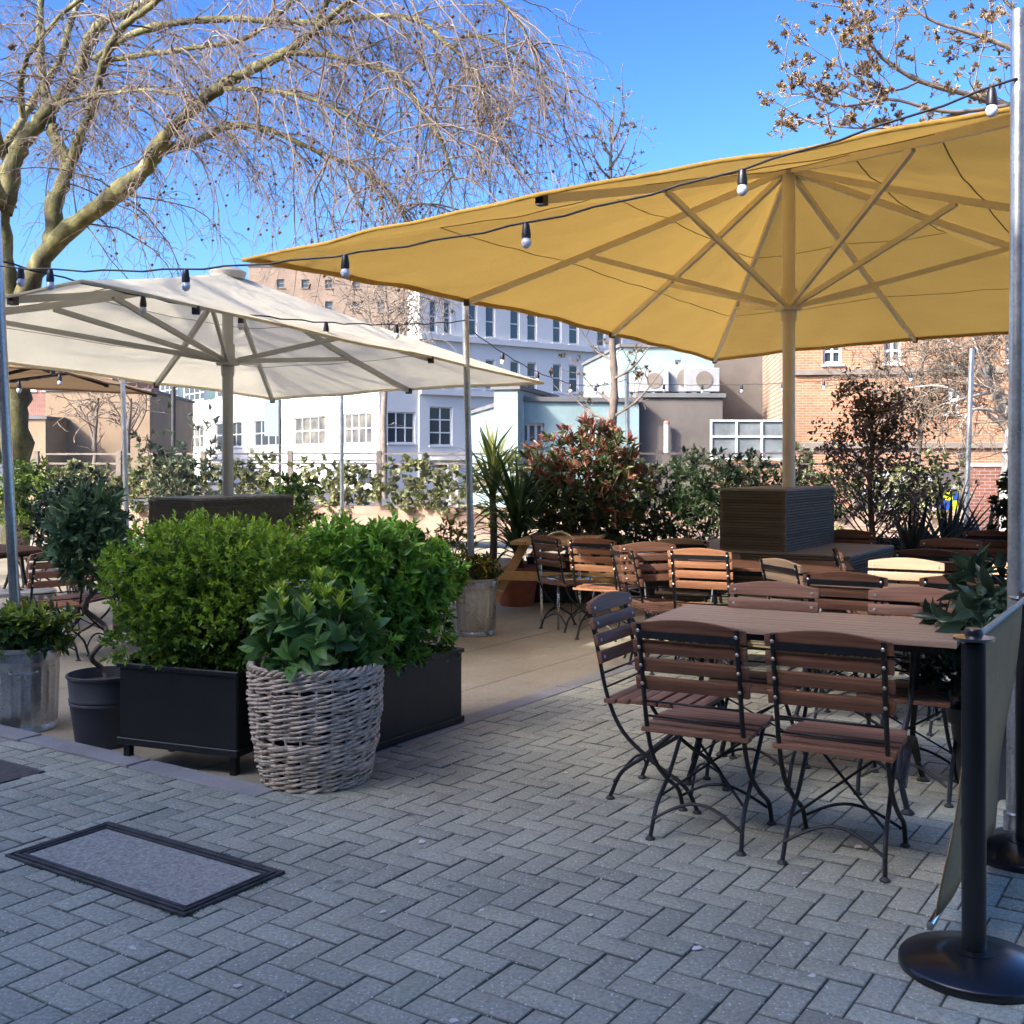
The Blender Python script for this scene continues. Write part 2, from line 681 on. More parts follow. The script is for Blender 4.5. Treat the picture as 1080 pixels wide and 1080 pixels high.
def foliage(name, rad, ncl, per, L, W, cols, mat, parent, off=(0, 0, 0), p=2., depth=.5, lump=.14, spread=.9, up=.35,
            tipcols=None, tipfrac=0., clus=None, rng=RNG, zmin=-1., curl=.2, fold=.3, extra=None, raw=False):
    pts, nr = shape_points(ncl, rad, p, depth, lump, rng, zmin)
    ncl = len(pts)
    ax = unit(nr + np.array([0, 0, up]) + .35 * rng.standard_normal((ncl, 3)))
    Pc = np.repeat(pts, per, 0)
    Ax = np.repeat(ax, per, 0)
    n = len(Pc)
    rnd = unit(np.cross(Ax, rng.standard_normal((n, 3))))
    k = np.tile(np.linspace(.15, 1, per), ncl)[:, None]
    D = unit(Ax * (1.15 - k * spread) + rnd * (.25 + k * spread))
    cl = clus if clus is not None else L * .5
    P = Pc + Ax * (1 - k) * cl + np.array(off)
    N = unit(Ax + .3 * rng.standard_normal((n, 3)))
    ln = L * (.7 + .5 * rng.random(n))
    ccol = palette(ncl, cols, rng)
    C = np.repeat(ccol, per, 0) * (1 + .12 * rng.standard_normal((n, 1)))
    if tipcols is not None:
        tc = palette(ncl, tipcols, rng)
        high = (pts[:, 2] / rad[2]) * .5 + .5
        pick = rng.random(ncl) < tipfrac * high * 1.6
        C = np.where(np.repeat(pick, per)[:, None] & (k < .75), np.repeat(tc, per, 0), C)
    C = np.clip(C, .003, 1)
    A_ = [P, D, N, ln, ln * (W / L), C]
    if raw:
        return A_
    if extra is not None:
        E_ = foliage(name, extra['rad'], extra['ncl'], extra['per'], extra['L'], extra['W'], extra['cols'], mat, parent, extra['off'], p, .12, lump, .75, 1.1, clus=extra['clus'], rng=rng, zmin=extra.get('zmin', .2), raw=True)
        A_ = [np.concatenate([a, b], 0) for a, b in zip(A_, E_)]
    P, D, N, ln, wd, C = A_
    return leaf_mesh(name, P, D, N, ln, wd, C, mat, parent, fold, curl, rng)


class Twigs:
    """bundle of thin tubes built fast"""
    def __init__(s, sides=4):
        s.V, s.F, s.o, s.k = [], [], 0, sides

    def add(s, pts, radii):
        pts = np.asarray(pts, float)
        m, k = len(pts), s.k
        t = np.gradient(pts, axis=0)
        t = unit(t)
        ref = np.array([.31, .77, .55]) if abs(t[0][2]) > .6 else np.array([0, 0, 1.])
        a = unit(np.cross(t, ref))
        b = np.cross(a, t)
        an = np.arange(k) * 2 * PI / k
        rr = np.asarray(radii, float)[:, None, None]
        ring = pts[:, None, :] + rr * (a[:, None, :] * np.cos(an)[None, :, None] + b[:, None, :] * np.sin(an)[None, :, None])
        s.V.append(ring.reshape(-1, 3))
        i = np.arange(m - 1)[:, None] * k
        j = np.arange(k)[None, :]
        f = np.stack([i + j, i + (j + 1) % k, i + k + (j + 1) % k, i + k + j], -1).reshape(-1, 4) + s.o
        s.F.append(f)
        s.o += m * k

    def build(s, name, mat, parent=None):
        return mesh_np(name, np.concatenate(s.V), np.concatenate(s.F), mat, parent, True)


def wander(p, d, length, n, droop, wig, rng):
    p = np.array(p, float)
    d = np.array(d, float)
    d /= np.linalg.norm(d) + 1e-9
    out = [p.copy()]
    st = length / n
    for i in range(n):
        d = d + rng.standard_normal(3) * wig + np.array([0, 0, -droop])
        d /= np.linalg.norm(d)
        p = p + d * st
        out.append(p.copy())
    return np.array(out)


def along(poly, u):
    poly = np.asarray(poly, float)
    x = u * (len(poly) - 1)
    i = min(int(x), len(poly) - 2)
    return poly[i] + (poly[i + 1] - poly[i]) * (x - i), poly[i + 1] - poly[i]


# ================================================================== SETTING
# ---- ground
g = MB()
g.add([(-400, -60, -.14), (400, -60, -.14), (400, 900, -.14), (-400, 900, -.14)], [(0, 1, 2, 3)])
tag(g.build('ground', 'asphalt'), kind='structure')

# ---- pavement: herringbone paving bricks, cut round the two covers
MH = dict(c=to_ab(-1.36, 4.08), s=(1.0, .46))           # concrete filled cover
c2 = to_ab(-2.23, 5.3)
MH2 = dict(c=(c2[0] - .3, c2[1] - .225), s=(.6, .45))   # chequer plate


def hidden(a, b):
    for m in (MH, MH2):
        if abs(a - m['c'][0]) < m['s'][0] / 2 - .07 and abs(b - m['c'][1]) < m['s'][1] / 2 - .07:
            return True
    return False


KW = .15
s_ = .102
V, Fq, C = [], [], []
for r in range(-75, 110):
    for c in range(-75, 110):
        k = (c - r) % 4
        if k == 0:
            w, h = 2, 1
        elif k == 3:
            w, h = 1, 2
        else:
            continue
        a0, b0 = c * s_ + KW, r * s_ - KW
        a1, b1 = a0 + w * s_, b0 + h * s_
        am, bm_ = (a0 + a1) / 2, (b0 + b1) / 2
        if am < KW + .0 and bm_ > -KW - .0:
            continue
        if hidden(am, bm_):
            continue
        # bricks cut at the kerb
        if am > KW - .2 and am < KW + .12 and bm_ > -KW:
            a0 = max(a0, KW + .004)
        if bm_ < -KW and am < KW:
            b1 = min(b1, -KW - .004)
        if a1 - a0 < .03 or b1 - b0 < .03:
            continue
        ctr = ab(am, bm_)
        if ctr.y < 1.6 or ctr.y > 13 or abs(ctr.x) > ctr.y * .46 + 1.6:
            continue
        gp = .0016
        zz = random.gauss(0, .0012)
        tx, ty = random.gauss(0, .004), random.gauss(0, .004)
        o = len(V)
        for ins, dz in ((gp, -.02), (gp, -.003), (gp + .0055, 0)):
            for x, y in ((a0 + ins, b0 + ins), (a1 - ins, b0 + ins), (a1 - ins, b1 - ins), (a0 + ins, b1 - ins)):
                q = ab(x, y, zz + dz + tx * (x - am) + ty * (y - bm_))
                V.append(tuple(q))
        Fq.append((o + 8, o + 9, o + 10, o + 11))
        for q in (0, 4):
            for i in range(4):
                j = (i + 1) % 4
                Fq.append((o + q + i, o + q + j, o + q + 4 + j, o + q + 4 + i))
        base = np.array([.335, .335, .25]) * (1 + random.gauss(0, .045)) * (random.uniform(.84, .93) if random.random() < .05 else 1)
        base *= np.array([1 + random.gauss(0, .012), 1, 1 + random.gauss(0, .012)])
        C += [tuple(base * .4)] * 8 + [tuple(base)] * 4
tag(mesh_np('pavement', V, Fq, 'paving_brick', None, False, np.clip(np.array(C), .02, 1)), kind='structure')
pb = MB()
q = [ab(KW, -12, -.0058), ab(40, -12, -.0058), ab(40, 60, -.0058), ab(KW, 60, -.0058)]
pb.add(q, [(0, 1, 2, 3)])
q = [ab(-30, -12, -.0058), ab(KW, -12, -.0058), ab(KW, -KW, -.0058), ab(-30, -KW, -.0058)]
pb.add(q, [(0, 1, 2, 3)])
tag(pb.build('pavement_bed', 'joint_sand'), kind='structure')

# ---- kerb stones
kb = MB()
x = KW
while x > -9:
    ln = .9 + random.uniform(-.03, .03)
    ctr = ab(x - ln / 2, -KW / 2)
    kb.box((ctr.x, ctr.y, -.06 + random.gauss(0, .002)), (ln - .008, KW - .006, .13), (random.gauss(0, .008), random.gauss(0, .003), GA))
    x -= ln
y = .0
while y < 13:
    ln = .9 + random.uniform(-.03, .03)
    ctr = ab(KW / 2, y + ln / 2)
    kb.box((ctr.x, ctr.y, -.063 + random.gauss(0, .002)), (KW - .006, ln - .008, .13), (random.gauss(0, .003), random.gauss(0, .008), GA))
    y += ln
tag(kb.build('kerb', 'kerb_stone', None, False, .008, 2), kind='structure')

# ---- patio slabs
pt = MB()
cuts_a = [0, -.5, -1.5, -4.5, -9, -16]
cuts_b = [0, 5.5, 11, 18.5]
for i in range(len(cuts_a) - 1):
    for j in range(len(cuts_b) - 1):
        a1, a0 = cuts_a[i] - .004, cuts_a[i + 1] + .004
        b0, b1 = cuts_b[j] + .004, cuts_b[j + 1] - .004
        q = []
        for a, b in ((a0, b0), (a1, b0), (a1, b1), (a0, b1)):
            v_ = ab(a, b)
            q.append((v_.x, v_.y, -.015 - .065 * min(1, -a / 1.5)))
        lo = [(p[0], p[1], p[2] - .04) for p in q]
        pt.add(q + lo, [(0, 1, 2, 3), (0, 4, 5, 1), (1, 5, 6, 2), (2, 6, 7, 3), (3, 7, 4, 0)])
tag(pt.build('patio', 'patio_concrete'), kind='structure')

# ---- covers in the pavement
root = thing('manhole_cover', 'large rectangular manhole cover with concrete infill and dark ribbed frame', 'manhole cover', ab(*MH['c'], 0), GA)
m = MB()
sx, sy = MH['s']
m.box((0, 0, -.006), (sx - .12, sy - .12, .024))
m.build('infill', 'cover_concrete', root, False, .004)
m = MB()
for k, (o, w) in enumerate(((0, .013), (.022, .011), (.043, .011))):
    hx, hy = sx / 2 - o, sy / 2 - o
    for sg in (-1, 1):
        m.box((0, sg * (hy - w / 2), -.005 + .002 * (k == 1)), (2 * hx, w, .03))
        m.box((sg * (hx - w / 2), 0, -.005 + .002 * (k == 1)), (w, 2 * hy - 2 * w, .03))
m.build('frame', 'cover_iron', root, False, .002, 1)
m = MB()
m.box((0, 0, -.01), (sx - .01, sy - .01, .026))
m.build('tray', 'cover_plate', root)
root = thing('metal_access_plate', 'brown chequered metal access plate at the left edge of the pavement', 'access plate', ab(*MH2['c'], 0), GA)
m = MB()
m.box((0, 0, -.005), (.6, .45, .02))
for i in range(22):
    for j in range(16):
        m.box((-.28 + i * .0265, -.2 + j * .0265, .0055), (.018, .005, .003), (0, 0, R(45 if (i + j) % 2 else -45)))
m.build('plate', 'cover_plate', root)

mo_P, mo_D = [], []
for k in range(420):
    u = random.random()
    side = random.choice((0, 1, 2, 3))
    if (int(u * 9 + side * 3) * 7919) % 5 < 3:
        continue
    a_ = (u - .5) * MH['s'][0] if side < 2 else (.5 if side == 2 else -.5) * (MH['s'][0] + .012)
    b_ = (.5 if side == 0 else -.5) * (MH['s'][1] + .012) if side < 2 else (u - .5) * MH['s'][1]
    mo_P.append(tuple(ab(MH['c'][0] + a_ + random.gauss(0, .004), MH['c'][1] + b_ + random.gauss(0, .004), -.002)))
    mo_D.append((random.gauss(0, .7), random.gauss(0, .7), 1))
mo = leaf_mesh('moss', np.array(mo_P), np.array(mo_D), RNG.standard_normal((len(mo_P), 3)), .011, .006, palette(len(mo_P), [(.06, .13, .02), (.1, .17, .03), (.09, .09, .03)]), 'leaf_matt', None)
tag(mo, kind='stuff')
for k, (px, py) in enumerate([(508, 960), (404, 962), (849, 921), (735, 1000), (851, 995), (857, 1029), (478, 1077), (690, 797), (445, 888), (623, 965), (597, 815), (905, 893), (250, 1040), (140, 1000)]):
    m = MB()
    w_, l_ = random.uniform(.006, .012), random.uniform(.01, .02)
    m.prism([(-l_, -w_), (0, -w_ * 1.2), (l_, -w_ * .3), (l_ * .6, w_), (-l_ * .5, w_ * 1.1)], 'z', 0, .0022)
    o_ = m.build('fallen_petal', 'petal', None)
    o_.location = gd(px, py, .0025)
    o_.rotation_euler = (random.gauss(0, .08), random.gauss(0, .08), random.uniform(0, 6.28))
    tag(o_, 'tiny pale fallen petal lying on the grey herringbone paving', 'petal', 'fallen petals on the paving')

# ================================================================== FURNITURE
def bistro_chair(name, label, cat, wood_m='chair_wood', seat_m='seat_wood', group=None):
    root = thing(name, label, cat, (0, 0, 0), 0, group)

    def by(z):                                   # back plane y at height z
        return -.212 - (z - .45) * .235
    m = MB()
    for i in range(7):
        y = -.195 + i * .0635
        w = .43 if i < 5 else .43 - .02 * (i - 4)
        m.box((0, y, .447 - .004 * abs(i - 3)), (w, .054, .02))
    m.build('seat', seat_m, root, True, .005, 2)
    m = MB()
    arch = [(-.225, .812)] + [(-.225 + .45 * k / 12, .858 + .026 * math.sin(PI * k / 12)) for k in range(13)] + [(.225, .812)]
    lean = math.atan(.235)
    for kind in range(4):
        if kind == 0:
            vs = []
            for dy in (.004, .026):
                vs += [(x, by(z) + dy, z) for x, z in arch]
            n = len(arch)
            m.add(vs, [tuple(range(n)), tuple(range(2 * n - 1, n - 1, -1))] + [(i, i + n, (i + 1) % n + n, (i + 1) % n) for i in range(n)])
        else:
            z = .842 - .0 - kind * .073
            m.box((0, by(z) + .015, z), (.45, .022, .052), (lean, 0, 0))
    back = m.build('backrest', wood_m, root, True, .005, 2)
    for z in (.835, .769, .696, .623):
        for sx in (-1, 1):
            b = MB()
            b.lathe([(.0075, 0), (.0075, .002), (.004, .0045)], (0, 0, 0), 10)
            for k_, (dy, rx) in enumerate(((.027, -PI / 2 + lean), (-.008, PI / 2 + lean))):
                mm = Matrix.Translation((sx * .193, by(z) + dy, z)) @ Matrix.Rotation(rx, 4, 'X')
                b2 = MB()
                b2.add([mm @ Vector(p) for p in b.v], b.f)
                b2.build('bolt', 'bolt_steel', back)
    for sx in (-1, 1):
        m = MB()
        pts = bez([(sx * .193, by(.862), .862), (sx * .193, by(.66), .66), (sx * .193, by(.45), .45), (sx * .193, -.135, .3), (sx * .192, .01, .185), (sx * .192, .145, .105), (sx * .19, .2, .012)], 5)
        m.tube(pts, 0, flat=(.008, .022), up=(1, 0, 0) if False else None) if False else m.tube(pts, .0095, 8)
        m.build('side_bar', 'iron', root, True)
        m = MB()
        pts = bez([(sx * .165, .195, .43), (sx * .166, .1, .335), (sx * .168, -.03, .215), (sx * .175, -.15, .125), (sx * .182, -.205, .012)], 5)
        m.tube(pts, .009, 8)
        m.build('leg', 'iron', root, True)
        for y in (.2, -.205):
            m = MB()
            m.lathe([(.02, 0), (.02, .005), (.011, .014)], (sx * (.19 if y > 0 else .182), y, 0), 12)
            m.build('foot', 'foot_plastic', root, True)
        m = MB()
        m.box((sx * .172, .0, .432), (.014, .4, .012))
        m.build('seat_bar', 'iron', root)
    for y, z in ((-.188, .075), (.172, .075)):
        m = MB()
        m.tube([(x, y + (.03 if y < 0 else -.03) * math.sin(PI * (x + .18) / .36), z + .075 * math.sin(PI * (x + .18) / .36)) for x in np.linspace(-.18, .18, 13)], .0065, 6)
        m.build('arched_stretcher', 'iron', root, True)
    for sx in (-1, 1):
        m = MB()
        m.bar((sx * .165, .14, .4), (-sx * .172, -.12, .15), .008, .008)
        m.build('brace', 'iron', root)
    for z in (.55, .49):
        m = MB()
        m.tube([(-.19, by(z), z), (.19, by(z), z)], .005, 6)
        m.build('cross_rod', 'iron', root, True)
    m = MB()
    m.box((0, by(.825) - .006, .82), (.38, .006, .03), (lean, 0, 0))
    m.build('top_strap', 'iron', root)
    return root


def bistro_table(name, label, lx, ly, loc, rz, mat='table_wood', z=.745, group=None):
    root = thing(name, label, 'table', loc, rz, group)
    m = MB()
    n = max(5, int(round(ly / .075)))
    w = ly / n
    for i in range(n):
        m.box((0, -ly / 2 + w * (i + .5), z - .013), (lx, w - .005, .026))
    m.build('tabletop', mat, root, True, .004, 2)
    m = MB()
    for sy in (-1, 1):
        m.box((0, sy * (ly / 2 - .07), z - .045), (lx - .12, .02, .034))
    for sx in (-1, 0, 1):
        m.box((sx * (lx / 2 - .12), 0, z - .046), (.025, ly - .15, .034))
    m.build('underframe', 'iron', root)
    for sx in (-1, 1):
        for sy in (-1, 1):
            m = MB()
            pts = bez([(sx * (lx / 2 - .2), sy * .05, z - .05), (sx * (lx / 2 - .21), sy * .1, z * .6), (sx * (lx / 2 - .24), sy * (ly / 2 - .12), z * .26), (sx * (lx / 2 - .2), sy * (ly / 2 - .07), .01)], 6)
            m.tube(pts, .013, 8)
            m.build('leg', 'iron', root, True)
            m = MB()
            m.lathe([(.03, 0), (.03, .006), (.014, .02)], (sx * (lx / 2 - .2), sy * (ly / 2 - .07), 0), 12)
            m.build('foot', 'foot_plastic', root, True)
        m = MB()
        e = ly / 2 - .1
        m.tube([(sx * (lx / 2 - .22), y, .1 + .16 * math.cos(PI * y / (2 * e))) for y in np.linspace(-e, e, 15)], 0, flat=(.03, .007), up=(0, 0, 1))
        m.build('arched_stretcher', 'iron', root)
    for sy in (-1, 1):
        m = MB()
        e = lx / 2 - .22
        m.tube([(x, sy * (ly / 2 - .1), .12 + .22 * math.cos(PI * x / (2 * e))) for x in np.linspace(-e, e, 17)], 0, flat=(.032, .007), up=(0, 0, 1))
        m.build('arched_stretcher', 'iron', root)
    return root


FB = Vector((.46, .888, 0)).normalized()
FA = Vector((.888, -.46, 0)).normalized()


def face(v):
    return math.atan2(-v[0], v[1])


def back_at(px, py, f, dz=0.):
    """chair origin whose back top centre is seen at (px,py)"""
    Y = (H - .878 - dz) * F / (py - HZ)
    p = Vector(((px - 540) * Y / F, Y, 0)) + Vector((f[0], f[1], 0)).normalized() * .31
    p.z = dz
    return p


CG = 'folding slatted bistro chairs'
proto = bistro_chair('folding_chair', 'left one of two dark folding chairs, backs to us, at the front table', 'chair', group=CG)
remember(proto)
proto.location = (.80, 4.45, 0)
proto.rotation_euler = (0, 0, face((.47, .88)))


def chair(loc, f, label, src=None, sc=1.):
    z = loc[2] if loc[2] != 0 else patio_z(loc[0], loc[1])
    return dup(src or proto, (loc[0], loc[1], z), face(f), label, CG, sc)


chair((1.255, 4.19, 0), (.47, .88), 'right one of two dark folding chairs, backs to us, at the front table')
chair((.70, 4.94, 0), (.87, -.49), 'folding chair seen from its side at the left end of the front table')
chair((1.17, 5.27, 0), -FB, 'left chair of the pair facing us across the front table')
chair((1.80, 5.03, 0), -FB, 'folding chair on far side of front table, front face to us, beside the banner plant')
# second row
chair(back_at(890, 604, FB), FB, 'dark chair back with black strap just behind the left chair across the front table')
chair(back_at(1017, 608, FB), FB, 'dark chair back with black strap just behind the right chair across the front table')
# copies in the pale wood that carries sunlight in its colour
pale = bistro_chair('folding_chair', 'pale sunlit chair back in the middle of the second row of tables', 'chair', 'sunlit_pale_wood', 'sunlit_pale_wood', CG)
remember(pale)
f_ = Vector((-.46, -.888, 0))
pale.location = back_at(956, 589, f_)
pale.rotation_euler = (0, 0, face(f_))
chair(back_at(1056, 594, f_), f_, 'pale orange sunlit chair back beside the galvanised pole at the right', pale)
chair(back_at(820, 590, (.9, .3, 0)), (.9, .3), 'pale grey folding chair turned sideways before the slatted base box', pale)
chair(back_at(884, 577, (.8, -.6, 0)), (.95, -.2), 'dark brown chair turned edge-on in front of the low slatted plinth')
chair(back_at(978, 580, FB), FB, 'brown chair backing onto us at the table right of the slatted plinth')
chair(back_at(1003, 568, -FB), -FB, 'orange brown chair on the far side of the table right of the plinth')
chair(back_at(896, 559, -FB), -FB, 'orange brown chair behind the plinth, beside the purple tree trunk')
chair(back_at(1045, 560, FB), FB, 'dark chair at the far right table by the spiky plants')
chair(back_at(1072, 562, (-.9, .4, 0)), (-.9, .4), 'dark chair at the far right table nearest the galvanised pole')
# middle group on the patio
orange = bistro_chair('folding_chair', 'sunlit orange slatted chair back in the centre, left of the slatted box', 'chair', 'sunlit_orange_wood', 'sunlit_orange_wood', CG)
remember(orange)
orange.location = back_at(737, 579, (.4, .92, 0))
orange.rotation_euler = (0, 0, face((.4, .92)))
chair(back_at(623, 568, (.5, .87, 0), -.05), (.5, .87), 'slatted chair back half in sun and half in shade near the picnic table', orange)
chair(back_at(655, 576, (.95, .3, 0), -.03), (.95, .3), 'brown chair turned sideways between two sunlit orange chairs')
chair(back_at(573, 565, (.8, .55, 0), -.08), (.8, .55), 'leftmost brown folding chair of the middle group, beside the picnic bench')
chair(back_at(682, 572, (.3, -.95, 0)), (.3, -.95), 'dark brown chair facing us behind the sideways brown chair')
chair(back_at(718, 566, (.2, .98, 0)), (.2, .98), 'chair with sunlight put into its pale wood colour behind the central orange chair', pale)
# left group behind the bay tree
chair((-3.55, 9.1, -.08), (-.95, .2), 'folding chair whose crossed legs show behind the spiral stemmed tree')
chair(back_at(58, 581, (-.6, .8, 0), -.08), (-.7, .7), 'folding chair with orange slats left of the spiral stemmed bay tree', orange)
chair(back_at(12, 548, (.9, .2, 0), -.08), (.9, .2), 'distant folding chair at the far left edge behind the stools')

bistro_table('front_table', 'brown slatted bistro table in front with four chairs and black arched legs', 1.36, .68, (1.36, 5.13, 0), R(-27), 'table_wood')
tb2 = Vector((2.15, 6.42, 0))
bistro_table('bistro_table', 'slatted table mostly hidden behind the chairs of the second row', 1.3, .62, tb2, R(-27), 'table_wood')
bistro_table('bistro_table', 'slatted table right of the slatted plinth between orange brown chairs', 1.2, .66, (3.3, 7.95, 0), R(-27), 'table_wood')
bistro_table('bistro_table', 'dark brown table directly in front of the tall slatted base box', 1.15, .66, (1.83, 7.95, 0), R(-12), 'dark_table_wood')
bistro_table('bistro_table', 'pale table among the middle chairs left of the slatted box', .95, .7, (1.35, 8.95, 0), R(-10), 'table_wood')
bistro_table('bistro_table', 'small table at the far right beside the galvanised pole', .9, .65, (4.35, 9.9, 0), R(-30), 'table_wood')
bistro_table('bistro_table', 'table at the far left edge above the steel stools', 1.2, .7, (-4.9, 10.4, -.08), R(-30), 'dark_table_wood')

# ---- picnic table
root = thing('picnic_table', 'pale pine picnic table with attached bench in front of the red leaved shrub', 'picnic table', (.52, 11.7, -.08), R(78))
m = MB()
for i in range(5):
    m.box((0, -.32 + i * .16, .74), (1.5, .15, .035))
m.build('tabletop', 'pine', root, False, .005)
for sy in (-1, 1):
    m = MB()
    for k in (0, 1):
        m.box((0, sy * (.62 + k * .15), .44), (1.5, .14, .035))
    m.build('bench', 'pine', root, False, .005)
for sx in (-1, 1):
    for sy in (-1, 1):
        m = MB()
        m.bar((sx * .55, sy * .28, .72), (sx * .55, sy * .68, 0), .09, .045, (1, 0, 0))
        m.build('leg', 'pine', root, False, .004)
    m = MB()
    m.box((sx * .6, 0, .4), (.04, 1.45, .09))
    m.build('cross_beam', 'pine', root, False, .004)

# ---- round backed aluminium chair
root = thing('metal_chair', 'aluminium cafe chair with round tubular back behind the picnic bench', 'chair', at(600, 10.5, z=-.08), R(200))
m = MB()
m.tube(bez([(-.2, -.2, .0), (-.2, -.21, .45), (-.2, -.23, .66), (-.13, -.25, .82), (0, -.255, .87), (.13, -.25, .82), (.2, -.23, .66), (.2, -.21, .45), (.2, -.2, 0)], 5), .013, 8)
m.build('back_frame', 'chrome', root, True)
m = MB()
m.lathe([(.2, .44), (.21, .45), (.2, .465)], (0, 0, 0), 24)
m.build('seat', 'chrome', root, True)
for sx in (-1, 1):
    m = MB()
    m.tube([(sx * .17, .15, .45), (sx * .19, .2, 0)], .012, 8)
    m.build('leg', 'chrome', root, True)
for z in (.6, .7):
    m = MB()
    m.tube([(-.2, -.225, z), (0, -.235, z + .01), (.2, -.225, z)], 0, flat=(.005, .03))
    m.build('back_rail', 'chrome', root)

# ---- steel stools at the left
def stool(label, loc, rz):
    r_ = thing('steel_stool', label, 'stool', loc, rz, 'steel stools at the left')
    m = MB()
    m.lathe([(.0, .46), (.15, .46), (.165, .45), (.165, .42), (.16, .42), (.155, .44), (0, .445)], (0, 0, 0), 24, False)
    m.build('seat', 'grey_metal', r_, True)
    for k in range(4):
        a = PI / 4 + k * PI / 2
        m = MB()
        m.tube([(.11 * math.cos(a), .11 * math.sin(a), .44), (.15 * math.cos(a), .15 * math.sin(a), .25), (.21 * math.cos(a), .21 * math.sin(a), 0)], [.03, .022, .014], 6)
        m.build('leg', 'grey_metal', r_, True)
    m = MB()
    m.tube([(.165 * math.cos(a), .165 * math.sin(a), .2) for a in np.linspace(0, 2 * PI, 25)], .008, 6)
    m.build('foot_ring', 'grey_metal', r_, True)


stool('steel stool at the left edge, left of the pair', at(5, 9.4, z=-.08), .3)
stool('steel stool at the left edge, right of the pair', at(38, 9.5, z=-.08), .9)

# ---- crowd control posts and banner
S1, S2 = Vector((1.349, 3.24, 0)), Vector((1.93, 4.17, 0))
for loc, lab in ((S1, 'nearer black barrier post with round weighted base at the lower right'), (S2, 'farther black barrier post half out of frame at the right edge')):
    r_ = thing('barrier_post', lab, 'barrier post', loc, 0, 'black barrier posts')
    m = MB()
    m.lathe([(.205, 0), (.21, .004), (.21, .022), (.203, .03), (.09, .055), (.055, .058)], (0, 0, 0), 64)
    m.build('base', 'post_black', r_, True)
    m = MB()
    m.lathe([(.06, .054), (.06, .06), (.037, .063)], (0, 0, 0), 32)
    m.build('collar', 'post_black', r_, True)
    m = MB()
    m.lathe([(.034, .06), (.034, .955)], (0, 0, 0), 32)
    m.build('post', 'post_black', r_, True)
    m = MB()
    m.lathe([(.02, .955), (.058, .965), (.058, .973), (.03, .978)], (0, 0, 0), 32)
    m.build('cap_plate', 'chrome', r_, True)
    m = MB()
    m.lathe([(.026, .978), (.026, .992), (.022, .998)], (0, 0, 0), 24)
    m.build('cap_knob', 'post_black', r_, True)
root = thing('barrier_banner', 'olive grey fabric banner hung between the two black barrier posts', 'banner', S1, 0)
d = (S2 - S1)
dn = d.normalized()
nrm = Vector((-dn.y, dn.x, 0))
V, Fq = [], []
NU, NVv = 24, 16
Lb = d.length - .13
for i in range(NU + 1):
    u = .055 + Lb * i / NU
    for j in range(NVv + 1):
        w = j / NVv
        z = .955 - w * .86
        sw = .115 * w ** 1.3 + .012 * math.sin(u * 7 + w * 3) * w + .01 * math.sin(w * 8 + u * 3) * w
        p = dn * (u + .02 * w) + nrm * sw + Vector((0, 0, z))
        V.append(tuple(p))
for i in range(NU):
    for j in range(NVv):
        a = i * (NVv + 1) + j
        Fq.append((a, a + 1, a + NVv + 2, a + NVv + 1))
o = mesh_np('fabric', V, Fq, 'banner_cloth', root, True)
sm = o.modifiers.new('thick', 'SOLIDIFY')
sm.thickness = .003
m = MB()
m.tube([dn * .03 + Vector((0, 0, .965)), dn * (Lb + .075) + Vector((0, 0, .965))], .011, 10)
m.build('top_rail', 'rail_grey', root, True)
m = MB()
m.tube([dn * .03 + nrm * .128 + Vector((0, 0, .09)), dn * (Lb + .07) + nrm * .128 + Vector((0, 0, .09))], .012, 10)
m.build('bottom_rod', 'chrome', root, True)
m = MB()
pts = []
for k in range(15):
    w = .45 + .24 * k / 14
    u = .17 + .018 * math.sin(k * .9)
    sw = .115 * w ** 1.3 + .012 * math.sin(u * 7 + w * 3) * w + .01 * math.sin(w * 8 + u * 3) * w
    pts.append(dn * (u + .02 * w) + nrm * (sw - .004) + Vector((0, 0, .955 - w * .86)))
m.tube(pts, 0, flat=(.002, .016), up=(0, 0, 1))
m.build('printed_mark', 'yellow_print', root)

# ---- galvanised poles for the string lights
def gpole(label, base, top, r=.03, name='light_pole', collar=True):
    base, top = Vector(base), Vector(top)
    r_ = thing(name, label, 'pole', base, 0, 'galvanised string light poles')
    m = MB()
    m.tube([(0, 0, 0), (top - base)], r, 20)
    m.build('shaft', 'galvanised', r_, True)
    if collar:
        m = MB()
        m.lathe([(r * 2.2, 0), (r * 2.2, .012), (r * 1.3, .02), (r * 1.3, .09), (r * 1.02, .095)], (0, 0, 0), 20)
        m.build('foot_collar', 'galvanised', r_, True)
    return r_


POLE_R = (Vector((1.993, 4.40, 0)), Vector((2.022, 4.42, 3.28)))
gpole('galvanised pole at the right edge beside the yellow parasol corner', *POLE_R, r=.032)
BIN1 = Vector((-2.86, 6.5, -.08))
BIN2 = Vector((-.34, 10.0, -.08))
POLE_L = (Vector((-2.89, 6.5, .2)), Vector((-3.03, 6.5, 2.95)))
gpole('leaning galvanised pole standing in the left hand metal bin', *POLE_L, r=.03, collar=False)
POLE_2 = (Vector((-.36, 10.0, .25)), Vector((-.425, 10.0, 2.97)))
gpole('galvanised pole standing in the metal bin behind the hedge', *POLE_2, r=.03, collar=False)
POLE_3 = (at(664, 17.0, z=-.1), at(661, 17.0, py=392))
gpole('thin galvanised pole behind the red leaved shrub', *POLE_3, r=.035)
gpole('galvanised pole behind the spiral bay tree, under the cream parasol', at(136, 13, z=-.1), at(128, 13, z=2.9), .028)
gpole('thin galvanised pole right of the cream parasol mast', at(361, 16, z=-.1), at(360, 16, z=3.0), .03)
gpole('galvanised pole against the brick wall at the far right', at(1017, 15, z=-.1), at(1025, 15, py=368), .033)


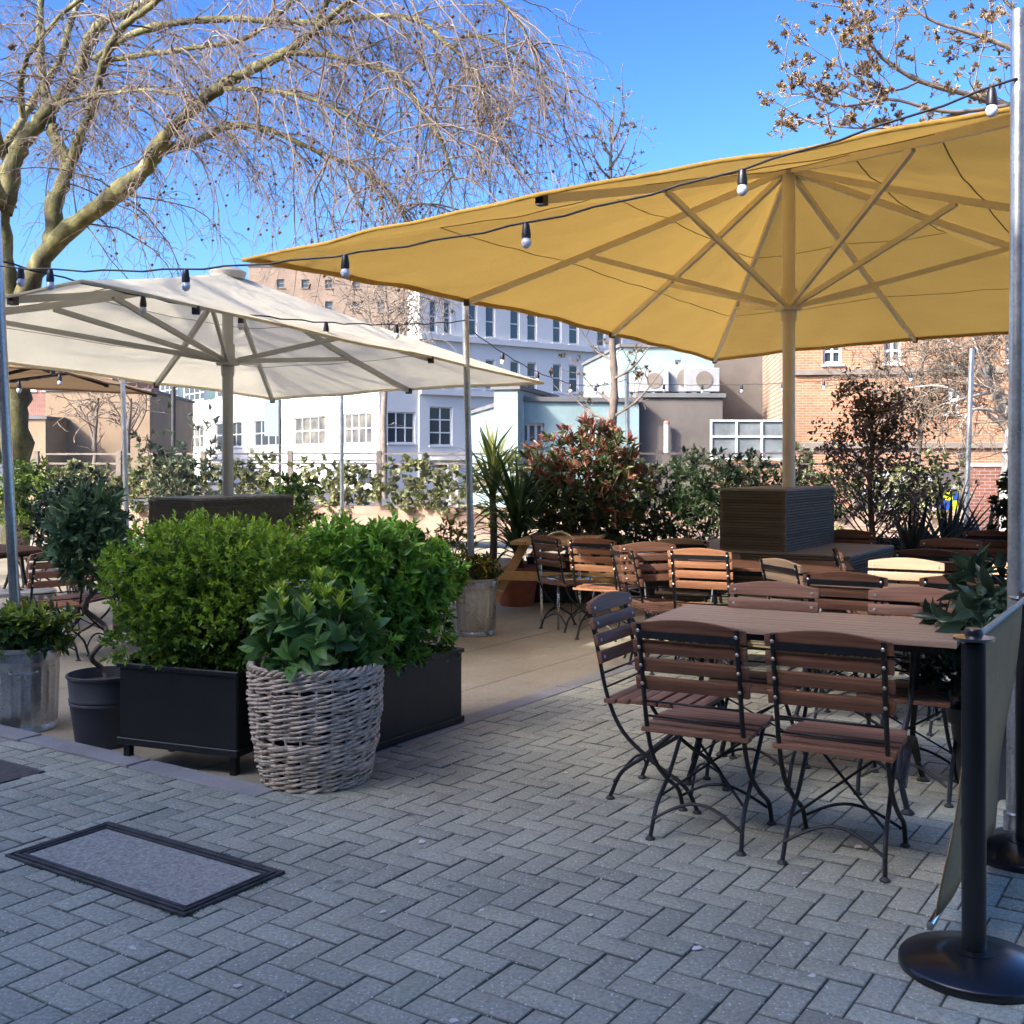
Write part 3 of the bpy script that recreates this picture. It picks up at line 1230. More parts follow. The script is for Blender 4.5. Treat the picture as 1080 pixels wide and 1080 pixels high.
# ---- string lights
def string(label, p, q, sag, bulbs, nb=40):
    r_ = thing('string_lights', label, 'string lights', p, 0, 'festoon bulb strings')
    p, q = Vector(p), Vector(q)
    d_ = q - p

    def pos(t):
        return d_ * t - Vector((0, 0, 4 * sag * t * (1 - t)))
    m = MB()
    m.tube([pos(k / nb) + Vector((0, 0, .006 * math.sin(k * 2.1))) for k in range(nb + 1)], .0055, 6)
    m.build('cable', 'cable', r_, True)
    for t_ in bulbs:
        c = pos(t_)
        s_o = MB()
        s_o.lathe([(.012, -.002), (.016, -.01), (.019, -.03), (.022, -.05), (.022, -.068), (.016, -.072)], c, 14)
        so = s_o.build('bulb_socket', 'socket', r_, True)
        b = MB()
        b.lathe([(.012, -.066), (.018, -.074), (.0235, -.086), (.024, -.096), (.019, -.109), (.01, -.117), (.002, -.119)], c, 16)
        b.build('bulb', 'bulb_glass', so, True)


def solve_bulbs(p, q, pxs):
    out = []
    for px in pxs:
        s = (px - 540) / F
        t_ = (s * p.y - p.x) / ((q.x - p.x) - s * (q.y - p.y))
        out.append(t_)
    return out


a_, b_ = Vector((2.0, 4.39, 3.0)), Vector((-3.02, 6.47, 2.62))
string('festoon string crossing in front of the yellow parasol to the left pole', a_, b_, .27, solve_bulbs(a_, b_, [1046, 783, 555, 364, 196, 53]))
a_, b_ = Vector((-3.02, 6.5, 2.66)), Vector((-.42, 9.97, 2.74))
string('festoon string in front of the cream parasol from left pole to the bin pole', a_, b_, .16, solve_bulbs(a_, b_, [22, 151, 254, 344, 418]))
a_, b_ = Vector((-.42, 10.03, 2.7)), at(660, 17, py=400)
string('festoon string from the bin pole to the pole behind the red shrub', a_, b_, .28, solve_bulbs(a_, b_, [530, 567, 602, 628]))
a_, b_ = at(661, 16.9, py=404), at(1025, 15, py=385)
string('festoon string from the red shrub pole towards the brick wall pole', a_, b_, .12, [.12, .24, .36, .48, .6, .72, .84])
a_, b_ = at(128, 13, z=2.75), at(-40, 10, py=405)
string('short festoon string under the brown parasol at the left', a_, b_, .1, [.2, .45, .7])


# ---- parasols
def parasol(name, label, base, apex_z, hub_z, rim, ribs, cm, mm, pole_r, z0, sagf=.05, seams=(.36, .68), dz_tip=0.):
    """rim: list of world points going round; ribs: list of (index, fraction) points on rim edges"""
    base = Vector(base)
    r_ = thing(name, label, 'parasol', base, 0)
    n = len(rim)
    rel = [Vector(p) - base for p in rim]
    apex = Vector((0, 0, apex_z - base.z))
    ND, NRr = 18, 26
    ring = []
    for i in range(n):
        p, q_ = rel[i], rel[(i + 1) % n]
        mid = (p + q_) / 2
        inward = Vector((-mid.x, -mid.y, 0)).normalized()
        for k in range(ND):
            u = k / ND
            ring.append(p.lerp(q_, u) + (inward * .05 + Vector((0, 0, .012))) * 4 * u * (1 - u) * min(1, (q_ - p).length / 3))
    M_ = len(ring)

    def surf(ii, w):
        p = apex.lerp(ring[ii % M_], w)
        u = (ii % ND) / ND
        p = p - Vector((0, 0, 1)) * (sagf * 4 * w * (1 - w) * (.35 + .65 * math.sin(PI * u)))
        p.z += .014 * w * math.sin(PI * u) * math.sin(ii * .83 + w * 4.1) * math.sin(w * 11 + ii * .31)
        return p
    V, Fq = [], []
    for j in range(NRr + 1):
        w = .02 + .98 * j / NRr
        for i in range(M_):
            V.append(tuple(surf(i, w)))
    for j in range(NRr):
        for i in range(M_):
            Fq.append((j * M_ + i, j * M_ + (i + 1) % M_, (j + 1) * M_ + (i + 1) % M_, (j + 1) * M_ + i))
    can = mesh_np('canopy', V, Fq, cm, r_, True)
    # turned-in hem along the rim
    V, Fq = [], []
    for i in range(M_):
        p, p2, p3 = surf(i, 1.), surf(i, .993), surf(i, .982)
        V += [tuple(p + Vector((0, 0, .001))), tuple(p + Vector((0, 0, -.022))), tuple(p2 + Vector((0, 0, -.02))), tuple(p3 + Vector((0, 0, -.009)))]
    for i in range(M_):
        a, b = i * 4, ((i + 1) % M_) * 4
        Fq += [(a, b, b + 1, a + 1), (a + 1, b + 1, b + 2, a + 2), (a + 2, b + 2, b + 3, a + 3)]
    mesh_np('hem', V, Fq, cm, can, True)
    # seams sewn round the panels
    m = MB()
    for w in seams:
        for i in range(n):
            pts = [surf(i * ND + k, w) + Vector((0, 0, -.008)) for k in range(ND)] + [surf((i + 1) * ND, w) + Vector((0, 0, -.008))]
            m.tube(pts, 0, flat=(.008, .004), up=(0, 0, 1))
    m.build('seam', 'dark_metal' if False else 'seam_thread', can)
    hub = Vector((0, 0, hub_z - base.z))
    for idx, u in ribs:
        ii = int(round((idx + u) * ND)) % M_
        pts = [surf(ii, w) + Vector((0, 0, -.035)) for w in np.linspace(.03, .985, 9)]
        m = MB()
        m.tube(pts, 0, flat=(.035, .05), up=(0, 0, 1))
        rb = m.build('rib', mm, r_)
        e = surf(ii, .6) + Vector((0, 0, -.06))
        d_ = Vector((e.x, e.y, 0)).normalized()
        m = MB()
        m.bar(hub + d_ * .09, e, .025, .042)
        m.build('strut', mm, r_)
        m = MB()
        m.box(tuple(surf(ii, .985) + Vector((0, 0, -.04))), (.05, .05, .055), (0, 0, math.atan2(d_.y, d_.x)))
        m.build('rib_end_cap', 'dark_metal', rb)
    m = MB()
    m.lathe([(pole_r, 0), (pole_r, apex.z - .03)], (0, 0, 0), 28)
    m.build('pole', mm, r_, True)
    m = MB()
    hz = hub.z
    m.lathe([(pole_r * 1.15, hz - .14), (pole_r * 1.25, hz - .05), (pole_r * 2.1, hz - .045), (pole_r * 2.1, hz - .0), (pole_r * 1.3, hz + .02), (pole_r * 1.25, hz + .14)], (0, 0, 0), 28)
    m.build('hub', mm, r_, True)
    m = MB()
    m.lathe([(.14, apex.z - .06), (.16, apex.z + .0), (.1, apex.z + .035), (.03, apex.z + .05)], (0, 0, 0), 24)
    m.build('top_cap', mm, r_, True)
    return r_


simple('seam_thread', (.24, .165, .06), .9)
YC = Vector((2.296, 9.2, 1.2))


def yab(a, b, z):
    v_ = YC + A2 * a + B2 * b
    return Vector((v_.x, v_.y, z))


rimY = [yab(-2.58, -3.62, 2.87), yab(-2.48, -1.19, 2.87), yab(-2.6, 1.7, 2.86), yab(-2.5, 4.3, 2.765), yab(.04, 4.14, 2.87),
        yab(2.6, 4.1, 2.86), yab(2.55, 1.5, 2.88), yab(2.5, -1.5, 2.93), yab(2.6, -3.9, 2.98), yab(.08, -4.07, 2.875)]
parasol('yellow_parasol', 'huge mustard yellow parasol with eight ribs over the right hand tables', YC, 3.93, 2.77, rimY,
        [(1, 0), (2, 0), (3, 0), (4, 0), (6, 0), (7, 0), (8, 0), (9, 0)], 'yellow_cloth', 'cream_metal', .052, 1.1)
CC = Vector((-2.47, 9.64, 1.1))


def cab(a, b, z):
    v_ = CC + A2 * a + B2 * b
    return Vector((v_.x, v_.y, z))


rimC = [cab(1.62, -2.6, 2.56), cab(1.55, 2.72, 2.265), cab(-2.0, 2.5, 2.2), cab(-2.0, -2.6, 2.45)]
parasol('cream_parasol', 'large cream parasol with white sunlit top over the left side tables', CC, 3.12, 2.355, rimC,
        [(0, .18), (0, .65), (1, .42), (2, 0), (2, .35), (3, 0), (3, .45), (3, .8)], 'cream_cloth', 'grey_metal', .047, 1.0)
D0 = Vector((-7.6, 14.5, -.1))
rimD = [D0 + Vector((2.4, -1.9, 2.62)), D0 + Vector((2.2, 2.4, 2.6)), D0 + Vector((-2.3, 2.2, 2.75)), D0 + Vector((-2.3, -2.2, 2.9))]
parasol('brown_parasol', 'dark brown parasol far behind under the left end of the cream one', D0, 3.3, 2.4, rimD,
        [(0, 0), (0, .5), (1, 0), (1, .5), (2, 0), (2, .5), (3, 0), (3, .5)], 'brown_cloth', 'dark_metal', .045, 0)


# ---- slatted boxes round the parasol bases
def slat_box(label, corner, w_a, w_b, ztop, ztier, tier):
    """corner: near corner; box runs -a by w_a and +b by w_b"""
    c = Vector(corner) - A2 * w_a / 2 + B2 * w_b / 2
    r_ = thing('parasol_base_box', label, 'base box', (c.x, c.y, 0), GA)

    def clad(x, y, z0, z1, nm):
        m = MB()
        m.box((0, 0, (z0 + z1) / 2), (x - .03, y - .03, z1 - z0 - .01))
        k = max(2, int((z1 - z0) / .022))
        st = (z1 - z0) / k
        for i in range(k):
            zz = z0 + st * (i + .5)
            th = st - (.012 if i % 6 == 5 else .006)
            for sg in (-1, 1):
                m.box((0, sg * y / 2, zz), (x - .025, .02, th))
                m.box((sg * x / 2, 0, zz), (.02, y - .025, th))
        for sx in (-1, 1):
            for sy in (-1, 1):
                m.box((sx * (x / 2 - .001), sy * (y / 2 - .001), (z0 + z1) / 2), (.024, .024, z1 - z0 - .004))
        m.build(nm, 'slat_cladding', r_)
        m = MB()
        nb = max(3, int(y / .14))
        for i in range(nb):
            m.box((0, -y / 2 + y / nb * (i + .5), z1 + .012), (x + .03, y / nb - .005, .022))
        m.build(nm + '_lid', 'cladding_top', r_, False, .003, 1)
    clad(w_a, w_b, ztier + .024, ztop, 'upper_box')
    clad(w_a + tier, w_b + .04, .02 + r_.location.z, ztier, 'plinth')
    return r_


slat_box('dark slatted wooden box round the yellow parasol mast on a wide plinth', (2.114, 8.6, 0), .52, 1.2, 1.24, .75, 1.0)
slat_box('dark slatted wooden box round the cream parasol mast behind the clipped hedge', (-2.59, 9.0, 0), .52, 1.12, 1.155, .7, .9)


# ---- pots, bins and planters
def planter(label, corner, rz, ln, dp, z0, z1, leg=None):
    c, s = math.cos(rz), math.sin(rz)
    r_ = thing('black_planter', label, 'planter', corner, rz, 'black trough planters')
    m = MB()
    t_ = .012
    m.box((ln / 2, t_ / 2, (z0 + z1) / 2), (ln, t_, z1 - z0))
    m.box((ln / 2, dp - t_ / 2, (z0 + z1) / 2), (ln, t_, z1 - z0))
    m.box((t_ / 2, dp / 2, (z0 + z1) / 2), (t_, dp - 2 * t_, z1 - z0))
    m.box((ln - t_ / 2, dp / 2, (z0 + z1) / 2), (t_, dp - 2 * t_, z1 - z0))
    m.box((ln / 2, dp / 2, z0 + .01), (ln - 2 * t_, dp - 2 * t_, .016))
    m.build('box', 'black_paint', r_, False, .003, 1)
    for nm, zc, hh in (('top_trim', z1 - .012, .024), ('bottom_trim', z0 + .02, .035)):
        m = MB()
        for y in (-.006, dp + .006):
            m.box((ln / 2, y, zc), (ln + .024, .012, hh))
        for x_ in (-.006, ln + .006):
            m.box((x_, dp / 2, zc), (.012, dp, hh))
        m.build(nm, 'black_paint', r_, False, .003, 1)
    m = MB()
    m.box((ln / 2, dp / 2, z1 - .06), (ln - .03, dp - .03, .05))
    m.build('soil', 'soil', r_)
    if leg:
        for x_ in (.03, ln - .03):
            for y in (.03, dp - .03):
                m = MB()
                m.box((x_, y, (leg + z0) / 2), (.035, .035, z0 - leg))
                m.build('leg', 'black_paint', r_)
    return r_


rz1 = R(-22)
PL1 = Vector((-1.318, 5.30, 0)) - Vector((math.cos(rz1), math.sin(rz1), 0)) * .70
planter('black trough planter on legs holding the small leaved clipped hedge', (PL1.x, PL1.y, 0), rz1, .70, .4, .065, .475, -.08)
# second one: long side along +b
rz2 = GA + PI / 2
PL2 = Vector((-.285, 6.29, 0)) - B2 * .84
planter('black trough planter at the patio corner holding the glossy leaved hedge', (PL2.x, PL2.y, .004), rz2, .84, .4, .0, .42)


def bin_(label, loc, r, h, rnd):
    r_ = thing('galvanised_bin', label, 'metal bin', loc, rnd, 'galvanised bins used as planters')
    prof = [(r * .9, 0), (r * .93, .005), (r * .93, .03), (r * .9, .04)]
    zs = np.linspace(.05, h - .1, 10)
    prof += [(r * (.9 + .07 * (z / h)), z) for z in zs]
    prof += [(r * .985, h - .09), (r * 1.0, h - .075), (r * .975, h - .06), (r * 1.0, h - .045), (r * .98, h - .03), (r * 1.04, h - .015), (r * 1.05, h), (r * 1.0, h), (r * .95, h - .03), (r * .93, h - .1)]

    def wob(an, i):
        return 1 + (.026 if 4 <= i <= 12 else 0) * (1 if math.sin(an * 22) > .55 else 0)
    m = MB()
    m.lathe(prof, (0, 0, 0), 132, True, wob)
    m.build('drum', 'galvanised', r_, True)
    m = MB()
    m.lathe([(r * .92, h - .1), (r * .5, h - .06), (.01, h - .05)], (0, 0, 0), 24)
    m.build('soil', 'soil', r_, True)
    for sg in (-1, 1):
        m = MB()
        m.tube(bez([(-.07, sg * r * .97, h - .12), (-.06, sg * (r + .04), h - .13), (.06, sg * (r + .04), h - .13), (.07, sg * r * .97, h - .12)], 5), .006, 6)
        m.build('handle', 'galvanised', r_, True)
    return r_


bin_('galvanised metal bin planter at the left edge with leafy plants', tuple(BIN1), .2, .49, .4)
bin_('galvanised metal bin planter on the patio behind the glossy hedge', tuple(BIN2), .205, .51, 2.)

POT = Vector((-2.24, 6.1, -.08))
r_ = thing('grey_pot', 'dark grey round plastic pot beside the black trough planter', 'pot', POT)
m = MB()
m.lathe([(.135, 0), (.15, .01), (.165, .12), (.18, .235), (.185, .24), (.185, .25), (.181, .255), (.187, .262), (.187, .272), (.183, .278), (.192, .38), (.2, .385), (.202, .4), (.19, .402), (.182, .36), (.178, .34)], (0, 0, 0), 48)
m.build('pot_wall', 'grey_pot', r_, True)
m = MB()
m.lathe([(.178, .345), (.09, .36), (.01, .365)], (0, 0, 0), 24)
m.build('soil', 'soil', r_, True)

# wicker basket
BAS = Vector((-.92, 5.2, .0))
r_ = thing('wicker_basket', 'round grey brown wicker basket planter with uneven woven sides', 'basket', BAS)
Hb = .54


def br(z):
    u = z / Hb
    return .24 + .062 * math.sin(u * PI * .6) - .0 * u


m = MB()
NS = 26
NR_ = 23
for k in range(NR_):
    z0_ = .014 + k * (Hb - .04) / (NR_ - 1)
    tilt, tp = random.gauss(0, .005), random.uniform(0, 6.28)
    ph0 = k * PI * .97 + random.uniform(-.3, .3)
    rk = .0071 + random.gauss(0, .0009)
    for st_ in (0, PI):
        pts = []
        for i in range(181):
            an = 2 * PI * i / 180
            ph = an * 9 + ph0 + st_
            rr = br(z0_) + .0095 * math.cos(ph) + .003 * math.sin(an * 3 + k)
            pts.append((rr * math.cos(an), rr * math.sin(an), z0_ + .0075 * math.sin(ph) + tilt * math.sin(an + tp) + .003 * math.sin(an * 5 + k * 1.7)))
        m.tube(pts, rk, 6)
m.build('weave', 'wicker', r_, True)
m = MB()
for i in range(NS):
    an = 2 * PI * (i + .25) / NS
    m.tube([((br(z) + .001) * math.cos(an), (br(z) + .001) * math.sin(an), z) for z in np.linspace(0, Hb, 8)], .006, 6)
m.build('stakes', 'wicker', r_, True)
m = MB()
for s0 in (0, 1, 2):
    pts = []
    for i in range(121):
        an = 2 * PI * i / 120
        ph = an * 16 + s0 * 2.1
        pts.append(((br(Hb) + .011 * math.cos(ph)) * math.cos(an), (br(Hb) + .011 * math.cos(ph)) * math.sin(an), Hb - .003 + .012 * math.sin(ph)))
    m.tube(pts, .008, 6)
m.build('rim_braid', 'wicker', r_, True)
m = MB()
m.lathe([(br(0) - .02, .005)] + [(br(z) - .016, z) for z in np.linspace(.03, Hb - .03, 8)] + [(.01, Hb - .05)], (0, 0, 0), 40)
m.build('liner', 'basket_liner', r_, True)


def simple_pot(label, loc, r, h, mat, name='plant_pot'):
    p_ = thing(name, label, 'pot', loc)
    m = MB()
    m.lathe([(r * .7, 0), (r * .72, .01), (r * .95, h * .82), (r * 1.06, h * .83), (r * 1.08, h), (r * .95, h), (r * .9, h * .85)], (0, 0, 0), 32)
    m.build('pot_wall', mat, p_, True)
    m = MB()
    m.lathe([(r * .92, h * .86), (.01, h * .9)], (0, 0, 0), 20)
    m.build('soil', 'soil', p_, True)
    return p_


YUC = at(545, 12.0, z=-.08)
simple_pot('round terracotta pot under the drooping strap leaved plant', YUC, .25, .42, 'terracotta')
TOP = at(305, 12.2, z=-.08)
simple_pot('beige clay pot right of the cream parasol box', TOP, .2, .75, 'beige_pot')


# ================================================================== PLANTS
def stems(parent, pts_list, r0, mat='grey_bark', name='stem'):
    tw = Twigs(6)
    for pts in pts_list:
        tw.add(pts, np.linspace(r0, r0 * .4, len(pts)))
    return tw.build(name, mat, parent)


def shrub(name, label, loc, rz, rad, ncl, per, L, W, cols, cz, mat='leaf', p=2., stem_n=9, stem_r=.012, cat='shrub', group=None, stem_w=.5, sbase=None, **kw):
    r_ = thing(name, label, cat, loc, rz, group)
    foliage('foliage', rad, ncl, per, L, W, cols, mat, r_, (0, 0, cz), p, **kw)
    sb = cz - rad[2] if sbase is None else sbase
    lst = []
    for i in range(stem_n):
        x, y = RNG.uniform(-stem_w, stem_w, 2) * np.array(rad[:2])
        e = RNG.uniform(-.75, .75, 3) * np.array(rad) + np.array([0, 0, cz])
        mid = (np.array([x, y, sb]) + e) / 2 + RNG.standard_normal(3) * .03
        lst.append(np.array([[x * .5, y * .5, sb], mid, e]))
    stems(r_, lst, stem_r)
    return r_


G_BOX = [(.13, .25, .028), (.085, .185, .024), (.19, .31, .035), (.05, .115, .018)]
G_GLOSS = [(.09, .22, .03), (.14, .3, .04), (.055, .145, .025), (.2, .37, .05)]
G_DARK = [(.018, .045, .022), (.03, .065, .03), (.014, .032, .018)]
G_BAY = [(.16, .235, .1), (.22, .31, .15), (.1, .165, .075)]
G_YEL = [(.2, .27, .03), (.32, .38, .05)]

# clipped hedge 1 (small leaves)
c = Vector((PL1.x, PL1.y, 0)) + Vector((math.cos(rz1), math.sin(rz1), 0)) * .36 + Vector((-math.sin(rz1), math.cos(rz1), 0)) * .25
shrub('small_leaved_hedge', 'bright green small leaved clipped hedge growing in the front trough planter', (c.x, c.y, 0), rz1, (.47, .26, .32), 3100, 9, .034, .016, G_BOX, .775,
      p=5.5, depth=.62, lump=.11, tipcols=[(.36, .5, .045), (.28, .42, .035)], tipfrac=.75, stem_n=22, sbase=.42, spread=.75, clus=.06, up=.7,
      extra=dict(rad=(.475, .265, .335), ncl=330, per=13, L=.032, W=.013, cols=[(.26, .4, .035), (.36, .5, .045), (.2, .33, .03)], off=(0, 0, .775), clus=.085, zmin=-.3))
# hedge 2 (glossy, larger leaves)
c = Vector((PL2.x, PL2.y, 0)) + B2 * .36 - A2 * .22
shrub('glossy_hedge', 'dense hedge with larger glossy pointed leaves in the corner trough planter', (c.x, c.y, 0), rz2, (.41, .255, .345), 1250, 9, .072, .026, G_GLOSS, .74,
      mat='leaf_glossy', p=5., depth=.6, lump=.12, tipcols=[(.24, .44, .05), (.2, .38, .05)], tipfrac=.6, stem_n=20, sbase=.38, spread=.75, clus=.035, up=.6,
      extra=dict(rad=(.41, .26, .36), ncl=110, per=11, L=.062, W=.02, cols=[(.2, .38, .05), (.26, .46, .05), (.13, .28, .04)], off=(0, 0, .74), clus=.06, zmin=-.2))
# plant in the basket
r_ = thing('broad_leaved_shrub', 'shrub with large blue green leaves and lime buds growing in the wicker basket', 'shrub', BAS)
foliage('foliage', (.25, .25, .21), 72, 7, .12, .058, [(.06, .15, .035), (.11, .22, .05), (.17, .29, .09)], 'leaf_glossy', r_, (0, 0, .645), 2., .6, .12, .85, .45, curl=.22, clus=.03, zmin=-.55, fold=.16)
for _k in range(22):
    an, rr = RNG.uniform(0, 6.28), .24 * RNG.random() ** .5
    bx = np.array([[rr * math.cos(an), rr * math.sin(an), .70 + .2 * math.sqrt(max(0, 1 - (rr / .27) ** 2)) + RNG.uniform(-.05, .03)]])
    nn = 7
    dd = np.stack([np.cos(np.arange(nn) * 2.4) * .35, np.sin(np.arange(nn) * 2.4) * .35, np.ones(nn)], 1) + .1 * RNG.standard_normal((nn, 3))
    leaf_mesh('new_shoot', np.repeat(bx, nn, 0), dd, np.stack([-np.cos(np.arange(nn) * 2.4), -np.sin(np.arange(nn) * 2.4), np.full(nn, .3)], 1), .08, .026, palette(nn, [(.42, .55, .05), (.52, .62, .09), (.32, .46, .05)]), 'leaf', r_)
stems(r_, [wander((RNG.uniform(-.08, .08), RNG.uniform(-.08, .08), .48), (RNG.uniform(-.5, .5), RNG.uniform(-.5, .5), 1), .36, 4, 0, .1, RNG) for _ in range(12)], .007)
m = MB()
for k in range(8):
    a, rr = random.uniform(0, 6.28), random.uniform(.02, .16)
    p_ = Vector((rr * math.cos(a), rr * math.sin(a), .9 + random.uniform(-.04, .05)))
    for j in range(5):
        b = j * 1.257
        m.add([p_, p_ + Vector((math.cos(b) * .012, math.sin(b) * .012, .006)), p_ + Vector((math.cos(b + .4) * .02, math.sin(b + .4) * .02, .004)), p_ + Vector((math.cos(b + .8) * .012, math.sin(b + .8) * .012, .006))], [(0, 1, 2, 3)])
m.build('blossom', 'window_white', r_)

# spiral stemmed bay tree
r_ = thing('spiral_bay_tree', 'bay tree with twisted spiral stem and round grey green head in the grey pot', 'tree', (POT.x, POT.y, 0))
foliage('crown', (.155, .155, .215), 300, 7, .08, .025, G_BAY, 'leaf_matt', r_, (-.1, 0, 1.06), 2., .6, .14, .7, .5, curl=.1)
tw = Twigs(8)
pts = []
for k in range(61):
    z = .27 + k * .012
    an = (z - .27) * 2 * PI / .28 + .5
    rr = .05 * min(1, (z - .27) / .1)
    pts.append((-.0 - .1 * (z - .27) / .7 + rr * math.cos(an), rr * math.sin(an), z))
tw.add(np.array(pts), np.linspace(.016, .011, 61))
tw.build('spiral_stem', 'grey_bark', r_)

# plants in the bins
shrub('bin_plant', 'leafy green and lime plant filling the left metal bin', (BIN1.x, BIN1.y, 0), 0, (.23, .2, .13), 260, 7, .075, .028, [(.035, .09, .035), (.06, .13, .045), (.16, .24, .04)], .47,
      tipcols=[(.26, .34, .05)], tipfrac=.5, stem_n=6, up=.7, group='bedding plants in the bins')
shrub('bin_plant', 'low yellow flowered plant in the metal bin behind the hedge', (BIN2.x, BIN2.y, 0), 0, (.23, .2, .12), 200, 7, .05, .02, [(.05, .08, .02), (.14, .17, .03), (.03, .05, .02)], .5,
      tipcols=[(.5, .42, .03)], tipfrac=.35, stem_n=6, up=.7, group='bedding plants in the bins')
shrub('bin_shrub', 'yellowish green shrub beside the bin pole behind the glossy hedge', (BIN2.x - .22, BIN2.y + .25, -.08), 0, (.22, .22, .3), 160, 7, .05, .02, [(.1, .12, .025), (.2, .22, .04)], .7, stem_n=5, up=.6)

# red tipped photinia
PH = at(618, 12.4, z=-.08)
shrub('red_leaved_shrub', 'broad shrub with red bronze young leaves on top behind the picnic table', tuple(PH), 0, (.72, .55, .68), 560, 9, .12, .036, [(.04, .07, .025), (.075, .11, .04), (.11, .13, .05)], 1.25,
      mat='leaf_glossy', depth=.6, lump=.12, tipcols=[(.26, .09, .06), (.33, .16, .1), (.2, .1, .06)], tipfrac=.62, spread=.65, up=.6, stem_n=14, stem_r=.02, sbase=0.)
PT = at(738, 12.8, z=-.05)
shrub('dark_shrub', 'dark green airy shrub between the red leaved shrub and the slatted box', tuple(PT), 0, (.8, .5, .55), 460, 8, .085, .028, [(.02, .045, .02), (.04, .075, .03), (.07, .1, .045)], 1.05,
      depth=.8, lump=.25, up=.5, stem_n=16, stem_r=.014, sbase=0.)
PT2 = at(660, 12.9, z=-.05)
shrub('dark_shrub', 'low dark shrub in the shade right of the red leaved shrub', tuple(PT2), 0, (.55, .45, .5), 330, 8, .08, .03, G_DARK, .62, depth=.7, lump=.2, stem_n=10, sbase=0.)
PT3 = at(805, 13.5, z=-.05)
shrub('dark_shrub', 'sparse green shrub rising just left of the slatted box', tuple(PT3), 0, (.42, .4, .55), 190, 8, .085, .028, [(.03, .06, .025), (.06, .09, .04)], 1.05, depth=.8, lump=.25, stem_n=8, sbase=0.)

# small tree with purple leaves at the right
PU = at(921, 11.6, z=-.02)
r_ = thing('purple_leaved_tree', 'small tree with sparse purple green leaves right of the slatted box', 'tree', tuple(PU))
tw = Twigs(7)
tr = np.array([[.03, 0, 0], [0, 0, .6], [-.03, .02, 1.2], [.0, 0, 1.7], [-.04, 0, 2.2]])
tw.add(tr, [.045, .035, .028, .018, .008])
tips = []
for i in range(46):
    b0, _ = along(tr, RNG.uniform(.22, .97))
    an = RNG.uniform(0, 6.28)
    ln = .95 * (1.25 - b0[2] / 2.1) + .1
    w = wander(b0, (math.cos(an), math.sin(an), .75), ln, 5, -.02, .12, RNG)
    tw.add(w, np.linspace(.009, .003, 6))
    tips += [w[3], w[4], w[5], w[2]]
tw.build('trunk', 'dark_bark', r_)
tips = np.array(tips)
ncl = 620
pc = tips[RNG.integers(0, len(tips), ncl)] + RNG.standard_normal((ncl, 3)) * .1
n_ = ncl * 6
P_ = np.repeat(pc, 6, 0) + RNG.standard_normal((n_, 3)) * .03
D_ = unit(RNG.standard_normal((n_, 3)) + np.array([0, 0, .2]))
cols = np.repeat(palette(ncl, [(.11, .06, .06), (.06, .08, .035), (.24, .15, .13), (.08, .1, .05), (.32, .21, .18)]), 6, 0)
leaf_mesh('crown', P_, D_, unit(RNG.standard_normal((n_, 3)) + np.array([0, 0, .8])), .055, .028, cols, 'leaf', r_)

# silver shrub behind the cream parasol box
SI = at(186, 13.5, z=-.08)
shrub('silver_shrub', 'tall loose grey green shrub behind the cream parasol box', tuple(SI), 0, (.55, .45, .8), 330, 8, .075, .026, [(.1, .13, .075), (.2, .24, .15), (.05, .07, .04)], 1.25, depth=.8, lump=.3, up=.4, stem_n=14, sbase=0.)
DB = at(83, 11.2, z=-.08)
shrub('dark_round_shrub', 'dark rounded shrub right behind the spiral bay tree', tuple(DB), 0, (.46, .4, .45), 360, 8, .07, .028, [(.015, .03, .022), (.03, .05, .035)], .95, depth=.6, stem_n=10, sbase=0.)
LG = at(22, 12.5, z=-.08)
shrub('light_green_shrub', 'fresh light green shrub at the left edge under the brown parasol', tuple(LG), 0, (.5, .4, .42), 240, 8, .08, .028, [(.12, .2, .03), (.2, .28, .05), (.06, .11, .03)], 1.15, depth=.7, lump=.2, stem_n=8, sbase=0.)
shrub('pot_shrub', 'light green bushy plant in the beige clay pot', (TOP.x, TOP.y, -.08), 0, (.3, .28, .34), 190, 8, .075, .03, [(.1, .19, .03), (.17, .27, .05), (.05, .1, .025)], 1.02, depth=.7, lump=.2, stem_n=8, sbase=.6)
# plant behind the banner, at the table end
BP = Vector((2.14, 4.98, 0))
shrub('banner_plant', 'dark leaved potted plant peeping over the olive banner at the table end', tuple(BP), 0, (.26, .26, .3), 90, 8, .12, .045, [(.025, .05, .03), (.045, .08, .05)], .68, mat='leaf_glossy', depth=.7, curl=.3, stem_n=8, sbase=.2)
simple_pot('dark pot hidden behind the olive banner', tuple(BP), .17, .38, 'grey_pot')
RS = at(1088, 9.6, z=0)
shrub('edge_shrub', 'dark glossy shrub cut off by the right picture edge', tuple(RS), 0, (.3, .3, .3), 130, 8, .09, .035, G_DARK, 1.05, mat='leaf_glossy', depth=.7, stem_n=6, sbase=0.)


